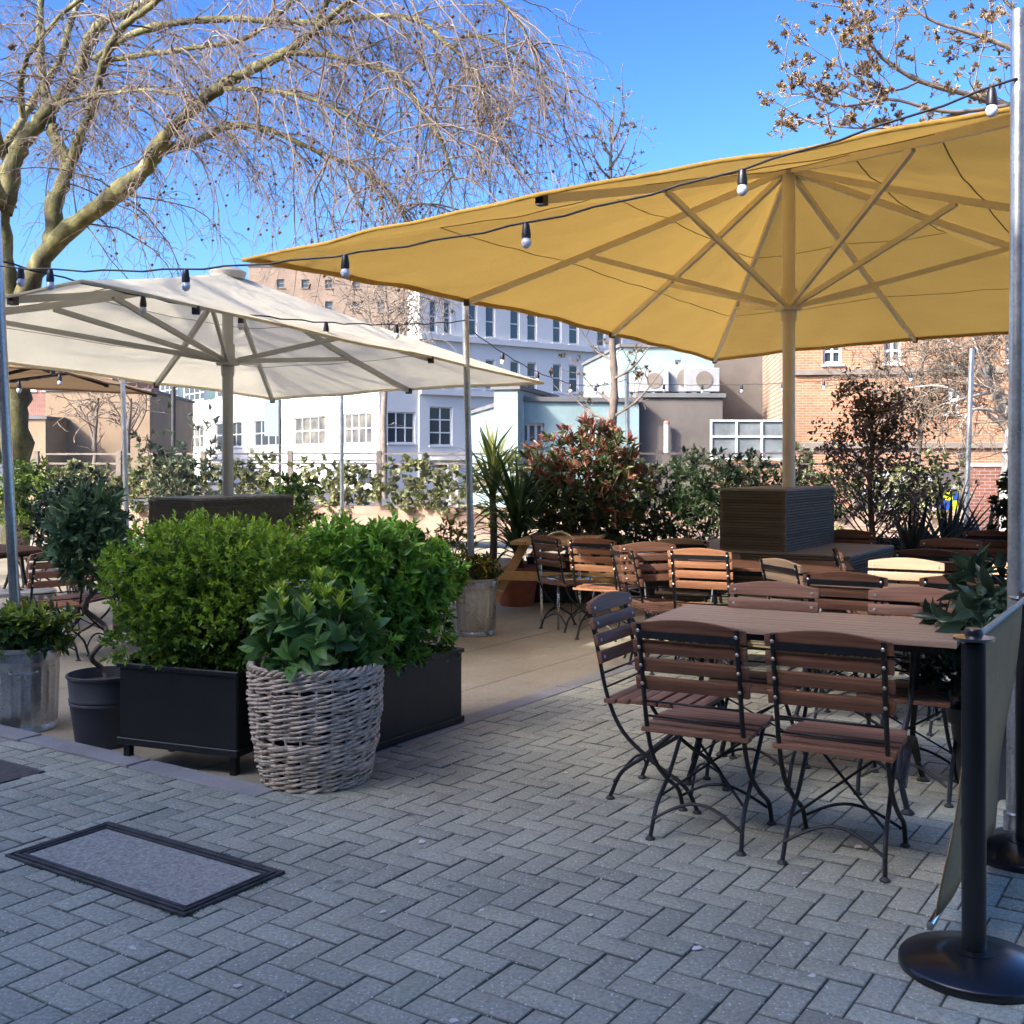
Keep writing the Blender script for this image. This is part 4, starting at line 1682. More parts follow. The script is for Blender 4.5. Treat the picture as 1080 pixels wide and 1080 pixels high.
def strap_plant(name, label, loc, n, ln, wd, cols, z0, elev, droop, trunk=None, mat='leaf_matt', cat='plant', group=None, segs=7):
    r_ = thing(name, label, cat, loc, 0, group)
    V, Fq, C = [], [], []
    cc = palette(n, cols)
    for i in range(n):
        an = RNG.uniform(0, 6.28)
        el = R(RNG.uniform(*elev))
        d_ = np.array([math.cos(an) * math.cos(el), math.sin(an) * math.cos(el), math.sin(el)])
        L_ = ln * RNG.uniform(.65, 1.1)
        zz = z0 if not isinstance(z0, tuple) else RNG.uniform(*z0)
        w = wander((math.cos(an) * .02, math.sin(an) * .02, zz), d_, L_, segs, droop * RNG.uniform(.5, 1.4), .03, RNG)
        t_ = unit(np.gradient(w, axis=0))
        sd = unit(np.cross(t_, np.array([0, 0, 1.]) + 1e-3))
        up_ = np.cross(sd, t_)
        o = len(V)
        for k in range(segs + 1):
            u = k / segs
            ww = wd * (.75 + .5 * math.sin(PI * min(1, u * 1.2))) * (1 - u ** 3) * .5 + .0008
            V += [w[k] - sd[k] * ww + up_[k] * ww * .4, w[k], w[k] + sd[k] * ww + up_[k] * ww * .4]
        for k in range(segs):
            a = o + k * 3
            Fq += [(a, a + 1, a + 4, a + 3), (a + 1, a + 2, a + 5, a + 4)]
        C += [tuple(cc[i])] * (3 * (segs + 1))
    mesh_np('leaves', np.array(V), Fq, mat, r_, True, np.array(C))
    if trunk:
        tw = Twigs(8)
        tw.add(np.array([[0, 0, 0.], [.02, 0, trunk * .5], [0, 0, trunk]]), [.05, .045, .04])
        tw.build('trunk', 'dark_bark', r_)
    return r_


strap_plant('yucca', 'tall yucca with stiff spiky yellow green head beside the bin pole', at(519, 12.6, z=-.08), 75, .62, .035, [(.12, .15, .03), (.22, .24, .06), (.07, .1, .03)], (1.1, 1.62), (-5, 88), .015, 1.35)
strap_plant('strap_leaved_plant', 'arching dark green strap leaved plant in the terracotta pot', (YUC.x, YUC.y, -.08), 110, .95, .035, [(.025, .06, .025), (.05, .11, .035), (.1, .16, .04)], (.5, 1.05), (25, 85), .17, .95)
fg = 'spiky flax plants at the right'
strap_plant('flax_plant', 'spiky dark flax plant in front of the purple leaved tree', at(962, 10.9, z=0), 60, .85, .04, [(.02, .03, .025), (.04, .055, .045), (.07, .085, .075)], .35, (20, 80), .09, None, 'leaf_glossy', 'plant', fg)
strap_plant('flax_plant', 'spiky dark flax plant right of the purple tree before the patrol car', at(1000, 11.6, z=0), 60, .95, .045, [(.02, .03, .025), (.045, .06, .05), (.08, .1, .09)], .4, (25, 85), .08, None, 'leaf_glossy', 'plant', fg)
strap_plant('flax_plant', 'spiky dark flax plant nearest the right edge below the brick wall', at(1044, 11.8, z=0), 60, .9, .045, [(.03, .04, .03), (.06, .075, .06), (.1, .12, .1)], .35, (15, 75), .1, None, 'leaf_glossy', 'plant', fg)

# black trough planters along the back
planter('long black trough under the dark shrubs at the back of the patio', at(650, 12.6, z=-.05), R(-6), 2.2, .45, .0, .42)
planter('long black trough behind the plinth under the purple leaved tree', at(868, 12.3, z=-.02), R(-6), 2.2, .45, .0, .62)
planter('black trough under the red leaved shrub', at(556, 12.2, z=-.08), R(-4), 1.0, .5, .0, .5)


# ================================================================== TREES
def tree_from(limbs, label, name, loc, bark, twigmat, sec_per_m, sec_len, ter, ter_len, droop, balls=0, upb=.2, sec_r=.016, seed=3, buds=None, twr=.0055, wig=.16):
    rng = np.random.default_rng(seed)
    loc = np.array(loc, float)
    r_ = thing(name, label, 'tree', tuple(loc))
    big, fine = Twigs(12), Twigs(4)
    tips = []
    for pts, r0, r1, leafy in limbs:
        P = np.array([list(p) for p in bez(pts, 6)]) - loc
        jit = rng.standard_normal(P.shape) * min(r0, r1 * 2) * .12
        jit[0] = 0
        big.add(P + jit, np.linspace(r0, r1, len(P)) * (1 + .09 * rng.standard_normal(len(P))))
        if leafy <= 0:
            continue
        seg = np.linalg.norm(np.diff(P, axis=0), axis=1)
        Lt = seg.sum()
        for _ in range(int(Lt * sec_per_m * leafy)):
            u = rng.uniform(.12, 1) ** .8
            b, tn = along(P, u)
            tn = tn / (np.linalg.norm(tn) + 1e-9)
            d_ = unit(rng.standard_normal(3)) + tn * .7 + np.array([0, 0, upb])
            L_ = sec_len * rng.uniform(.4, 1.2)
            w = wander(b, d_, L_, 8, droop, wig, rng)
            fine.add(w, np.linspace(min(sec_r, r1 * 1.2), twr, 9))
            for _k in range(int(ter * rng.uniform(.6, 1.3))):
                v_ = rng.uniform(.15, 1)
                b2, tn2 = along(w, v_)
                d2 = unit(rng.standard_normal(3)) + unit(tn2) * .5
                w2 = wander(b2, d2, ter_len * rng.uniform(.35, 1.2), 5, droop * 1.6, wig * 1.2, rng)
                fine.add(w2, np.linspace(twr * 1.15, twr * .7, 6))
                tips.append(w2[5])
                tips.append(w2[3])
                for _m in range(2):
                    b3, tn3 = along(w2, rng.uniform(.3, 1))
                    w3 = wander(b3, unit(rng.standard_normal(3)) + unit(tn3) * .6, ter_len * .35 * rng.uniform(.4, 1.2), 3, droop * 1.4, wig, rng)
                    fine.add(w3, np.linspace(twr * .85, twr * .6, 4))
                    tips.append(w3[3])
    big.build('trunk', bark, r_)
    fine.build('crown', twigmat, r_)
    tips = np.array(tips)
    if balls:
        sel = tips[rng.integers(0, len(tips), balls)] + np.array([0, 0, -.05])
        ico = np.array([(0, 0, 1), (0, 0, -1), (1, 0, 0), (-1, 0, 0), (0, 1, 0), (0, -1, 0)], float)
        fcs = np.array([(0, 2, 4), (0, 4, 3), (0, 3, 5), (0, 5, 2), (1, 4, 2), (1, 3, 4), (1, 5, 3), (1, 2, 5)])
        V = (sel[:, None, :] + ico[None] * (.022 + .012 * rng.random((balls, 1, 1)))).reshape(-1, 3)
        Fq = (fcs[None] + (np.arange(balls) * 6)[:, None, None]).reshape(-1, 3)
        o = mesh_np('seed_balls', V, Fq, 'seed_ball', r_, True)
        o['kind'] = 'stuff'
    if buds:
        nb, L_, W_, cols = buds
        sel = tips[rng.integers(0, len(tips), nb)]
        per = 5
        P_ = np.repeat(sel, per, 0)
        D_ = unit(rng.standard_normal((nb * per, 3)) + np.array([0, 0, .7]))
        lb = leaf_mesh('leaf_buds', P_, D_, unit(rng.standard_normal((nb * per, 3))), L_, W_, np.repeat(palette(nb, cols, rng), per, 0), 'leaf_matt', r_)
        lb['kind'] = 'stuff'
    return r_


def pl(lst):
    return [at(px, Y, py) for px, py, Y in lst]


q = 18.
shade = []
for e_, m_ in (((-5.5, 7.8, 6.0), (-6.4, 7.9, 6.6)), ((-5.0, 6.6, 6.2), (-6.1, 7.0, 6.7)), ((-5.8, 5.0, 5.8), (-6.6, 6.2, 6.5)), ((-7.5, 5.2, 6.0), (-7.6, 6.4, 6.6)),
               ((-4.4, 7.2, 5.7), (-5.8, 7.6, 6.5)), ((-6.0, 9.0, 6.6), (-6.6, 8.4, 6.9)), ((-7.8, 9.5, 6.8), (-7.6, 8.6, 6.9)), ((-4.9, 8.5, 5.9), (-6.1, 8.2, 6.6))):
    shade.append(([Vector((-7.3, 7.6, 6.6)), Vector(m_), Vector(e_)], .05, .016, .22))
limbs = shade + [
    ([at(17, q, z=-.15)] + pl([(18, 470, q), (16, 410, q), (10, 340, q), (3, 270, q), (0, 215, q)]), .24, .15, 0),
    (pl([(14, 350, q), (28, 305, q), (58, 256, 17.8), (110, 214, 17.4), (150, 180, 17), (170, 150, 16.8), (195, 122, 16.6), (230, 93, 16.3), (258, 77, 16.1), (300, 55, 15.8), (330, 33, 15.6), (350, -10, 15.4)]), .18, .04, 1.0),
    (pl([(168, 158, 16.9), (210, 147, 16.8), (243, 133, 16.6), (280, 136, 16.4), (320, 153, 16.2), (360, 170, 16), (392, 186, 15.9), (420, 215, 15.8), (440, 250, 15.8)]), .06, .015, 1.25),
    (pl([(55, 258, 17.8), (58, 215, 17.9), (70, 178, 18), (60, 150, 18.2), (54, 128, 18.4), (46, 90, 18.6), (42, 40, 18.8), (45, -20, 19)]), .14, .05, .6),
    (pl([(72, 180, 18), (84, 145, 17.8), (97, 113, 17.5), (110, 67, 17.1), (125, 33, 16.8), (160, 5, 16.5), (200, -30, 16)]), .09, .04, .9),
    (pl([(2, 225, q), (14, 175, 18.1), (24, 150, 18.2), (45, 123, 18.3), (68, 98, 18.3), (85, 72, 18.2), (102, 30, 18), (135, 12, 17.8), (170, -5, 17.5)]), .16, .05, .9),
    (pl([(0, 165, 18.4), (20, 132, 18.7), (44, 92, 19), (64, 62, 19.2), (76, 20, 19.5), (92, -10, 19.8)]), .09, .04, .8),
    (pl([(100, 62, 18), (150, 32, 17.5), (230, 20, 17), (330, 24, 16.5), (400, 17, 16), (440, 22, 15.8), (470, 45, 15.6), (490, 65, 15.5), (505, 100, 15.4), (520, 140, 15.3)]), .06, .015, 1.25),
    (pl([(478, 50, 15.6), (492, 38, 15.5), (520, 42, 15.4), (550, 62, 15.3), (580, 85, 15.2), (604, 98, 15.2)]), .03, .01, 1.1),
    (pl([(300, 55, 15.8), (345, 58, 15.6), (390, 70, 15.5), (420, 80, 15.4), (440, 110, 15.3), (465, 150, 15.2), (480, 190, 15.2)]), .05, .012, 1.25),
    (pl([(230, 93, 16.3), (280, 95, 15.8), (330, 105, 15.3), (370, 125, 15), (400, 150, 14.8)]), .04, .012, 1.2),
    (pl([(330, 33, 15.6), (380, -5, 15), (440, -20, 14.8), (510, -10, 14.6), (545, 20, 14.6), (560, 50, 14.6)]), .05, .012, 1.2),
    (pl([(0, 165, 18.4), (-12, 110, 17.8), (-30, 60, 17), (-60, 20, 16)]), .1, .05, .5),
    (pl([(24, 126, 18.75), (22, 90, 18.4), (30, 60, 18), (60, 20, 17.4), (110, -20, 16.8)]), .06, .03, .8),
    (pl([(0, 215, q), (-20, 150, 16), (-60, 40, 13.5), (-150, -60, 11), (-330, -160, 9.4)]) + [Vector((-7.3, 7.6, 6.6)), Vector((-6.4, 6.2, 6.3)), Vector((-5.4, 5.2, 5.9))], .12, .03, .2),
    (pl([(111, 64, 17.1), (150, 58, 16.9), (210, 50, 16.5), (260, 40, 16), (300, 10, 15.6), (340, -30, 15)]), .05, .02, 1.0),
    (pl([(56, 111, 18.3), (80, 104, 17.6), (110, 100, 17), (160, 95, 16.4), (210, 110, 16), (250, 150, 15.8)]), .04, .012, .9),
]
tree_from(limbs, 'large bare plane tree with drooping twigs and mottled green bark at the left', 'plane_tree', at(17, q, z=-.15), 'plane_bark', 'twig',
          6.2, 2.1, 12, .75, .17, balls=1000, upb=.15, seed=5, twr=.0043, wig=.15)
q = 12.5
c_ = at(1190, q, z=-.1)
limbs = [
    ([c_, at(1190, q, py=300), at(1170, q, py=180), at(1150, q, py=80), at(1130, q, py=-20)], .13, .05, 0),
    (pl([(1170, 190, q), (1110, 130, 12.4), (1040, 105, 12.3), (970, 85, 12.2), (930, 60, 12.1), (905, 25, 12), (890, -10, 12)]), .05, .008, 1.0),
    (pl([(1060, 112, 12.3), (1000, 118, 12.1), (940, 105, 12), (890, 112, 11.9), (850, 100, 11.9), (830, 100, 11.9)]), .025, .006, 1.0),
    (pl([(1160, 120, q), (1100, 70, 12.6), (1040, 40, 12.6), (980, 20, 12.6), (940, -15, 12.6)]), .045, .008, 1.0),
    (pl([(1020, 118, 12.2), (960, 132, 12), (900, 135, 11.9), (850, 128, 11.8)]), .02, .006, 1.0),
    (pl([(1150, 80, q), (1110, 40, 12.8), (1070, 10, 12.8), (1030, -30, 12.8)]), .04, .01, 1.0),
    (pl([(970, 85, 12.2), (945, 95, 12.1), (910, 85, 12), (870, 60, 11.9)]), .015, .005, 1.0),
]
tree_from(limbs, 'budding tree with tan leaf buds rising behind the yellow parasol at top right', 'budding_tree', c_, 'grey_bark', 'pale_twig',
          6.5, .7, 3.6, .26, -.04, upb=.4, sec_r=.009, seed=8, buds=(950, .06, .03, [(.2, .145, .08), (.15, .105, .06), (.29, .22, .13)]), twr=.0042, wig=.14)
q = 16.
c_ = at(643, q, z=-.1)
tp = [c_, at(644, q, py=470), at(648, q, py=410), at(645, q, py=340), at(647, q, py=250), at(644, q, py=170), at(648, q, py=100)]
limbs = [(tp, .085, .008, .45)]
for k, (px, py, ex, ey) in enumerate([(645, 445, 590, 408), (646, 440, 700, 395), (646, 425, 600, 380), (647, 400, 690, 365), (646, 380, 610, 350), (645, 190, 618, 152), (645, 175, 668, 130), (645, 200, 670, 165), (646, 210, 625, 180), (646, 150, 658, 118), (645, 165, 630, 138)]):
    limbs.append((pl([(px, py, q), ((px + ex) / 2, (py + ey) / 2 + 4, q + (-1) ** k * .3), (ex, ey - 6, q + (-1) ** k * .6)]), .022, .005, 1.1))
tree_from(limbs, 'slender young tree with bare trunk whose top shows above the yellow parasol', 'young_tree', c_, 'grey_bark', 'twig',
          4.0, .5, 2.2, .2, -.04, upb=.5, sec_r=.009, seed=9, buds=(160, .05, .025, [(.12, .1, .05), (.18, .14, .08)]), twr=.005)
q = 18.5
c_ = at(1060, q, z=-.1)
limbs = [([c_, at(1063, q, py=480), at(1068, q, py=440), at(1050, q, py=410), at(1040, q, py=370), at(1055, q, py=330)], .12, .04, .8)]
for ex, ey in [(965, 375), (985, 430), (1000, 400), (1095, 360), (1110, 420), (1020, 340), (985, 350), (1010, 455), (1090, 470), (950, 410)]:
    limbs.append((pl([(1058, 430 + RNG.uniform(-20, 20), q), ((1058 + ex) / 2 + RNG.uniform(-8, 8), (425 + ey) / 2 - 8, q - .4), (ex, ey, q - .3)]), .035, .008, 1.))
tree_from(limbs, 'pale bare gnarled tree in front of the orange brick wall at the right', 'gnarled_tree', c_, 'stone_grey', 'pale_twig',
          9.0, 1.0, 6.0, .4, .02, upb=.1, seed=12, twr=.0065, wig=.2)
q = 19.2
c_ = at(965, q, z=-.1)
limbs = [([c_, at(968, q, py=480), at(975, q, py=430), at(972, q, py=390), at(980, q, py=345)], .07, .025, 1.)]
for ex, ey in [(905, 375), (920, 430), (940, 350), (1000, 355), (1020, 410), (1005, 440), (935, 470), (900, 410)]:
    limbs.append((pl([(970, 440 + RNG.uniform(-25, 25), q), ((970 + ex) / 2 + RNG.uniform(-8, 8), (430 + ey) / 2 - 6, q - .3), (ex, ey, q)]), .025, .008, 1.))
tree_from(limbs, 'pale bare bushy tree behind the purple leaved one, before the brick wall', 'bare_tree', c_, 'grey_bark', 'pale_twig', 8.0, .8, 5, .35, .01, seed=14, twr=.0065, wig=.2)
q = 28.
for k, (px, lab, sd_) in enumerate([(100, 'bare bushy tree in front of the tan building at far left', 21), (135, 'bare pale sapling beside the white building corner at far left', 22)]):
    c_ = at(px, q, z=-.1)
    limbs = [([c_, at(px, q, py=470), at(px + 3, q, py=420)], .08, .03, .8)]
    for i in range(7):
        limbs.append((pl([(px, 470 - i * 4, q), (px + RNG.uniform(-18, 18), 440 - i * 3, q), (px + RNG.uniform(-38, 38), 415 + RNG.uniform(-8, 25), q)]), .03, .01, 1.))
    tree_from(limbs, lab, 'bare_tree', c_, 'grey_bark', 'pale_twig', 2.2, 1.0, 3, .4, .0, seed=sd_, twr=.009)
q = 45.
for k, (px, lab, sd_) in enumerate([(405, 'bare street tree in the gap between the two big parasols', 31)]):
    c_ = at(px, q, z=-.1)
    limbs = [([c_, at(px, q, py=430), at(px + 4, q, py=350), at(px, q, py=290)], .16, .05, .5)]
    for i in range(12):
        limbs.append((pl([(px, 390 - i * 6, q), (px + RNG.uniform(-30, 30), 350 - i * 4, q), (px + RNG.uniform(-75, 45), 315 + RNG.uniform(-35, 35), q)]), .05, .015, 1.))
    tree_from(limbs, lab, 'bare_tree', c_, 'grey_bark', 'pale_twig', 1.6, 1.8, 3, .8, .02, seed=sd_, twr=.014)

# ================================================================== FENCE WITH IVY
fr = thing('garden_fence', 'low board fence with posts and top rails at the back of the patio', 'fence', (0, 0, 0))
fp, fq = Vector((-9, 21, 0)), Vector((7.5, 18.5, 0))
fd = (fq - fp)
nb = 10
for i in range(nb + 1):
    p_ = fp + fd * i / nb
    m = MB()
    m.box((p_.x, p_.y, .78), (.09, .09, 1.75))
    m.build('post', 'fence_post', fr)
m = MB()
n_ = fd.normalized()
for z in (.12, .28, .44, .58):
    m.bar(fp + n_ * .05 + Vector((0, -.06, z)), fq + Vector((0, -.06, z)), .025, .15)
m.build('boards', 'fence_board', fr)
for z in (1.42, 1.6):
    m = MB()
    m.bar(fp + Vector((0, 0, z)), fq + Vector((0, 0, z)), .04, .035)
    m.build('rail', 'fence_post', fr)
IV = [(.3, .31, .15), (.45, .44, .27), (.13, .15, .06), (.2, .22, .1)]
for i in range(nb):
    c_ = fp + fd * (i + .5) / nb
    r_ = thing('ivy', 'variegated ivy covering part of the back fence', 'ivy', (c_.x, c_.y, 0), math.atan2(fd.y, fd.x), 'ivy clumps along the back fence')
    foliage('foliage', (.86, .16, .42 + .08 * (i % 3)), 170, 8, .11, .075, IV, 'leaf_matt', r_, (0, -.06, 1.0 + .04 * (i % 2)), 3., .7, .2, .8, .1)
    r_['label'] = ['variegated ivy on the back fence, first clump from the left edge', 'variegated ivy on the back fence behind the dark round shrub', 'variegated ivy on the back fence left of the cream mast',
                   'variegated ivy on the back fence right of the cream mast', 'variegated ivy on the back fence below the white building corner', 'variegated ivy on the back fence left of the yucca',
                   'variegated ivy on the back fence behind the red leaved shrub', 'variegated ivy on the back fence behind the dark shrubs', 'variegated ivy on the back fence either side of the yellow mast',
                   'variegated ivy on the back fence behind the purple leaved tree'][i]


# ================================================================== BUILDINGS
def facade(root, name, org, u, n, w, h, wins, mat, rev=.18, frame='window_white', glass='window_glass', nx=3, nz=2, blind=.2, sill=True, fw=.07):
    """wall sheet with real openings. org: lower left corner, u: unit along wall, n: outward normal; wins: (u0,z0,w,h)"""
    org, u, n = Vector(org), Vector(u), Vector(n)
    Z = Vector((0, 0, 1))
    us = sorted(set([0, w] + [round(a, 4) for x in wins for a in (x[0], x[0] + x[2]) if 0 < a < w]))
    zs = sorted(set([0, h] + [round(a, 4) for x in wins for a in (x[1], x[1] + x[3]) if 0 < a < h]))
    m = MB()
    for i in range(len(us) - 1):
        for j in range(len(zs) - 1):
            cu, cz = (us[i] + us[i + 1]) / 2, (zs[j] + zs[j + 1]) / 2
            if any(x[0] < cu < x[0] + x[2] and x[1] < cz < x[1] + x[3] for x in wins):
                continue
            m.add([org + u * us[i] + Z * zs[j], org + u * us[i + 1] + Z * zs[j], org + u * us[i + 1] + Z * zs[j + 1], org + u * us[i] + Z * zs[j + 1]], [(0, 1, 2, 3)])
    for x in wins:
        p = [org + u * x[0] + Z * x[1], org + u * (x[0] + x[2]) + Z * x[1], org + u * (x[0] + x[2]) + Z * (x[1] + x[3]), org + u * x[0] + Z * (x[1] + x[3])]
        b = [v_ - n * rev for v_ in p]
        m.add(p + b, [(i, (i + 1) % 4, (i + 1) % 4 + 4, i + 4) for i in range(4)])
    wall = m.build(name, mat, root)
    for x in wins:
        fx = x[4] if len(x) > 4 else nx
        fz = x[5] if len(x) > 5 else nz
        c0 = org + u * x[0] + Z * x[1] - n * (rev - .05)
        m = MB()
        for k in range(fx + 1):
            m.bar(c0 + u * (x[2] * k / fx if 0 < k < fx else (fw / 2 if k == 0 else x[2] - fw / 2)) + Z * .002, c0 + u * (x[2] * k / fx if 0 < k < fx else (fw / 2 if k == 0 else x[2] - fw / 2)) + Z * (x[3] - .002), fw, .05, tuple(n))
        for k in range(fz + 1):
            zz = x[3] * k / fz if 0 < k < fz else (fw / 2 if k == 0 else x[3] - fw / 2)
            m.bar(c0 + u * .003 + Z * zz + n * .004, c0 + u * (x[2] - .003) + Z * zz + n * .004, .05, fw, (0, 0, 1))
        if sill:
            m.bar(c0 + u * -.06 - Z * .05 + n * (rev - .02), c0 + u * (x[2] + .06) - Z * .05 + n * (rev - .02), .1, .06, (0, 0, 1))
        wf = m.build('window', frame, root)
        m = MB()
        g0 = c0 - n * .02
        m.add([g0, g0 + u * x[2], g0 + u * x[2] + Z * x[3], g0 + Z * x[3]], [(0, 1, 2, 3)])
        m.build('pane', 'window_blind' if random.random() < blind else glass, wf)
    return wall


def band(root, name, org, u, n, w, z, hgt, dep, mat):
    org, u, n = Vector(org), Vector(u), Vector(n)
    m = MB()
    a = org + Vector((0, 0, z)) + n * (dep / 2 - .01)
    m.bar(a - u * .03, a + u * (w + .03), dep + .02, hgt, (0, 0, 1))
    m.build(name, mat, root)


# ---- white corner building
YW = 60.
cw = at(402, YW, z=-3.0)
root = thing('white_building', 'white rendered corner building with many paned windows behind the fence', 'building', cw)
uL = Vector((-.573, .82, 0)).normalized()          # left facade runs away to the left
nL = Vector((-.82, -.573, 0)).normalized()
uR = Vector((.797, .604, 0)).normalized()
nR = Vector((.604, -.797, 0)).normalized()


def zpix(py, Y):
    return H + (HZ - py) * Y / F + 3.0


WL = 44.
wins = []
# left facade: local u measured from the corner
def u_on_left(px):
    s = (px - 540) / F
    return (cw.x - s * cw.y) / (s * uL.y - uL.x)


def u_on_right(px):
    s = (px - 540) / F
    return (cw.x - s * cw.y) / (s * uR.y - uR.x)


z1a, z1b = zpix(467.5, 60.8), zpix(434.5, 60.8)
for x0, x1 in ((362, 392), (309, 343), (267, 297), (227, 255), (193, 215), (168, 187)):
    a, b = u_on_left(x1), u_on_left(x0)
    wins.append((a, z1a, b - a, z1b - z1a, 4, 2))
    wins.append((a, z1a + 3.6, b - a, z1b - z1a, 4, 3))
a, b = u_on_left(392), u_on_left(375)
wins.append((a, zpix(512, 60.8), b - a, 1.0, 2, 1))
facade(root, 'wall', (0, 0, 0), uL, nL, WL, 8.9, wins, 'white_render')
band(root, 'string_course', (0, 0, 0), uL, nL, WL, z1a - .75, .28, .16, 'white_render')
band(root, 'string_course', (0, 0, 0), uL, nL, WL, z1a - 1.35, .16, .1, 'white_render')
for x in (u_on_left(402) + .25, u_on_left(352), u_on_left(303), u_on_left(261), u_on_left(222)):
    m = MB()
    p_ = uL * x + nL * .05
    m.box((p_.x, p_.y, 5.6), (.5, .14, 6.6), (0, 0, math.atan2(uL.y, uL.x)))
    m.build('pilaster', 'white_render', root)
wins = []
a, b = u_on_right(409), u_on_right(438)
wins.append((a, z1a, b - a, z1b - z1a, 3, 2))
for x0, x1 in ((452, 476), (495, 522), (540, 560)):
    a, b = u_on_right(x0), u_on_right(x1)
    wins.append((a, z1a - .1, b - a, z1b - z1a + .45, 2, 3))
facade(root, 'wall', (0, 0, 0), uR, nR, u_on_right(441), 8.9, wins[:1], 'white_render')
tall = wins[1:]
for x0, x1 in ((452, 459.5), (467, 474.5), (493, 502), (511, 521), (537, 547), (555, 565), (582, 591), (599, 609), (628, 637), (646, 655)):
    a, b = u_on_right(x0), u_on_right(x1)
    for py0, py1, Yd in ((412, 382, 66), (359, 327, 66), (305, 273, 66)):
        tall.append((a, zpix(py0, Yd), b - a, zpix(py1, Yd) - zpix(py0, Yd), 1, 2))
o_ = uR * u_on_right(441)
tall = [(x[0] - u_on_right(441),) + tuple(x[1:]) for x in tall]
WR = u_on_right(700) - u_on_right(441)
facade(root, 'tall_wall', tuple(o_ + nR * .12), uR, nR, WR, 15.5, tall, 'white_render')
for z in (zpix(364, 66), zpix(418, 66), z1a - .75):
    band(root, 'string_course', tuple(o_ + nR * .12), uR, nR, WR, z, .3, .25, 'white_render')
# returns, roofs
inn = -nR
o2 = o_ + nR * .12
o3 = o2 + uR * WR
o4 = uL * WL
for e0, dd, hh, dp in ((o2, inn, 15.5, 1.2), (o3, inn, 15.5, 1.2), (o4, -nL, 8.9, 10)):
    m = MB()
    m.add([e0, e0 + dd * dp, e0 + dd * dp + Vector((0, 0, hh)), e0 + Vector((0, 0, hh))], [(0, 1, 2, 3)])
    m.build('side_wall', 'white_render', root)
m = MB()
for a0, b0, d0, z in ((Vector((0, 0, 0)), uL * WL, -nL * 10, 8.88), (o2, o3, inn * 1.2, 15.45)):
    m.add([a0 + Vector((0, 0, z)), b0 + Vector((0, 0, z)), b0 + d0 + Vector((0, 0, z)), a0 + d0 + Vector((0, 0, z))], [(0, 1, 2, 3)])
m.build('roof', 'roof_felt', root)

# lamp column with a dark hanging banner, in front of the white building
c_ = at(295, 40, z=-.1)
r_ = thing('banner_column', 'thin column carrying a dark blue vertical banner before the white building', 'column', tuple(c_))
m = MB()
m.tube([(0, 0, 0), (0, 0, 5.2)], .05, 10)
m.build('column', 'dark_metal', r_, True)
m = MB()
m.box((-.3, 0, 3.2), (.5, .02, 1.5))
m.build('banner', 'teal_dark', r_)
c_ = at(183, 30, z=-.1)
r_ = thing('street_lamp', 'dark lamp column rising behind the silver shrub', 'street lamp', tuple(c_))
m = MB()
m.tube([(0, 0, 0), (0, 0, 4.6)], .06, 10)
m.build('column', 'dark_metal', r_, True)
m = MB()
m.lathe([(.05, 4.6), (.18, 4.7), (.2, 4.95), (.1, 5.05)], (0, 0, 0), 14)
m.build('lantern', 'dark_metal', r_, True)

# shelter with flat grey roof
c_ = at(476, 24, z=-.1)
r_ = thing('shelter', 'small flat roofed grey shelter on white posts behind the yucca', 'shelter', tuple(c_))
m = MB()
m.box((0, 0, 1.62), (.85, 1.2, .08))
m.build('roof', 'stone_grey', r_, False, .01)
for sx in (-.06, .09):
    for sy in (-.5, .5):
        m = MB()
        m.box((sx, sy, .79), (.06, .06, 1.58))
        m.build('post', 'window_white', r_)


# ---- generic block building
def block(name, label, px0, px1, Y, z_top, ang, depth, mat, wins=(), roofm='roof_felt', base=-.1, **kw):
    p0 = at(px0, Y, z=base)
    u = Vector((math.cos(ang), math.sin(ang), 0))
    n = Vector((math.sin(ang), -math.cos(ang), 0))
    s = (px1 - 540) / F
    w = (s * p0.y - p0.x) / (u.x - s * u.y)
    r_ = thing(name, label, 'building', tuple(p0), ang)
    h = z_top - base
    ww = []
    for x0, x1, za, zb, fx, fz in wins:
        ua = ((x0 - 540) / F * p0.y - p0.x) / (u.x - (x0 - 540) / F * u.y)
        ub = ((x1 - 540) / F * p0.y - p0.x) / (u.x - (x1 - 540) / F * u.y)
        ww.append((ua, za - base, ub - ua, zb - za, fx, fz))
    facade(r_, 'wall', (0, 0, 0), (1, 0, 0), (0, -1, 0), w, h, ww, mat, **kw)
    m = MB()
    m.add([(0, 0, 0), (0, depth, 0), (w, depth, 0), (w, 0, 0), (0, 0, h), (0, depth, h), (w, depth, h), (w, 0, h)], [(0, 1, 5, 4), (1, 2, 6, 5), (2, 3, 7, 6)])
    m.build('side_wall', mat, r_)
    m = MB()
    m.box((w / 2, depth / 2, h + .06), (w + .16, depth + .16, .12))
    m.build('roof', roofm, r_)
    return r_, w, h


def zz(py, Y):
    return H + (HZ - py) * Y / F


YT = 30.
tb, wT, hT = block('teal_building', 'low pale teal building with cream windows and air conditioners on its roof', 545, 674, YT, zz(423, YT), R(10), 9, 'teal_render',
                   [(550, 574, zz(468, YT), zz(446, YT), 3, 1), (612, 640, zz(466, YT), zz(442, YT), 3, 1)], blind=1.)
m = MB()
m.tube([(.12, -.08, 0), (.12, -.08, hT - .1)], .06, 10)
m.build('drainpipe', 'stone_grey', tb, True)
block('teal_tower', 'narrow teal and slate tower at the left end of the low teal building', 521, 546, 29.5, zz(411, 29.5), R(-14), 5, 'teal_render')
block('grey_wall_building', 'rough grey brown rendered building with a white pipe right of the teal one', 675, 762, 31, zz(419, 31), R(4), 8, 'grey_render')
ub, wU, hU = block('upper_teal_block', 'taller teal block set back behind the roof with air conditioners', 655, 753, 40, zz(366, 40), R(6), 8, 'teal_render', [(712, 718, zz(386, 40), zz(379, 40), 1, 1)])
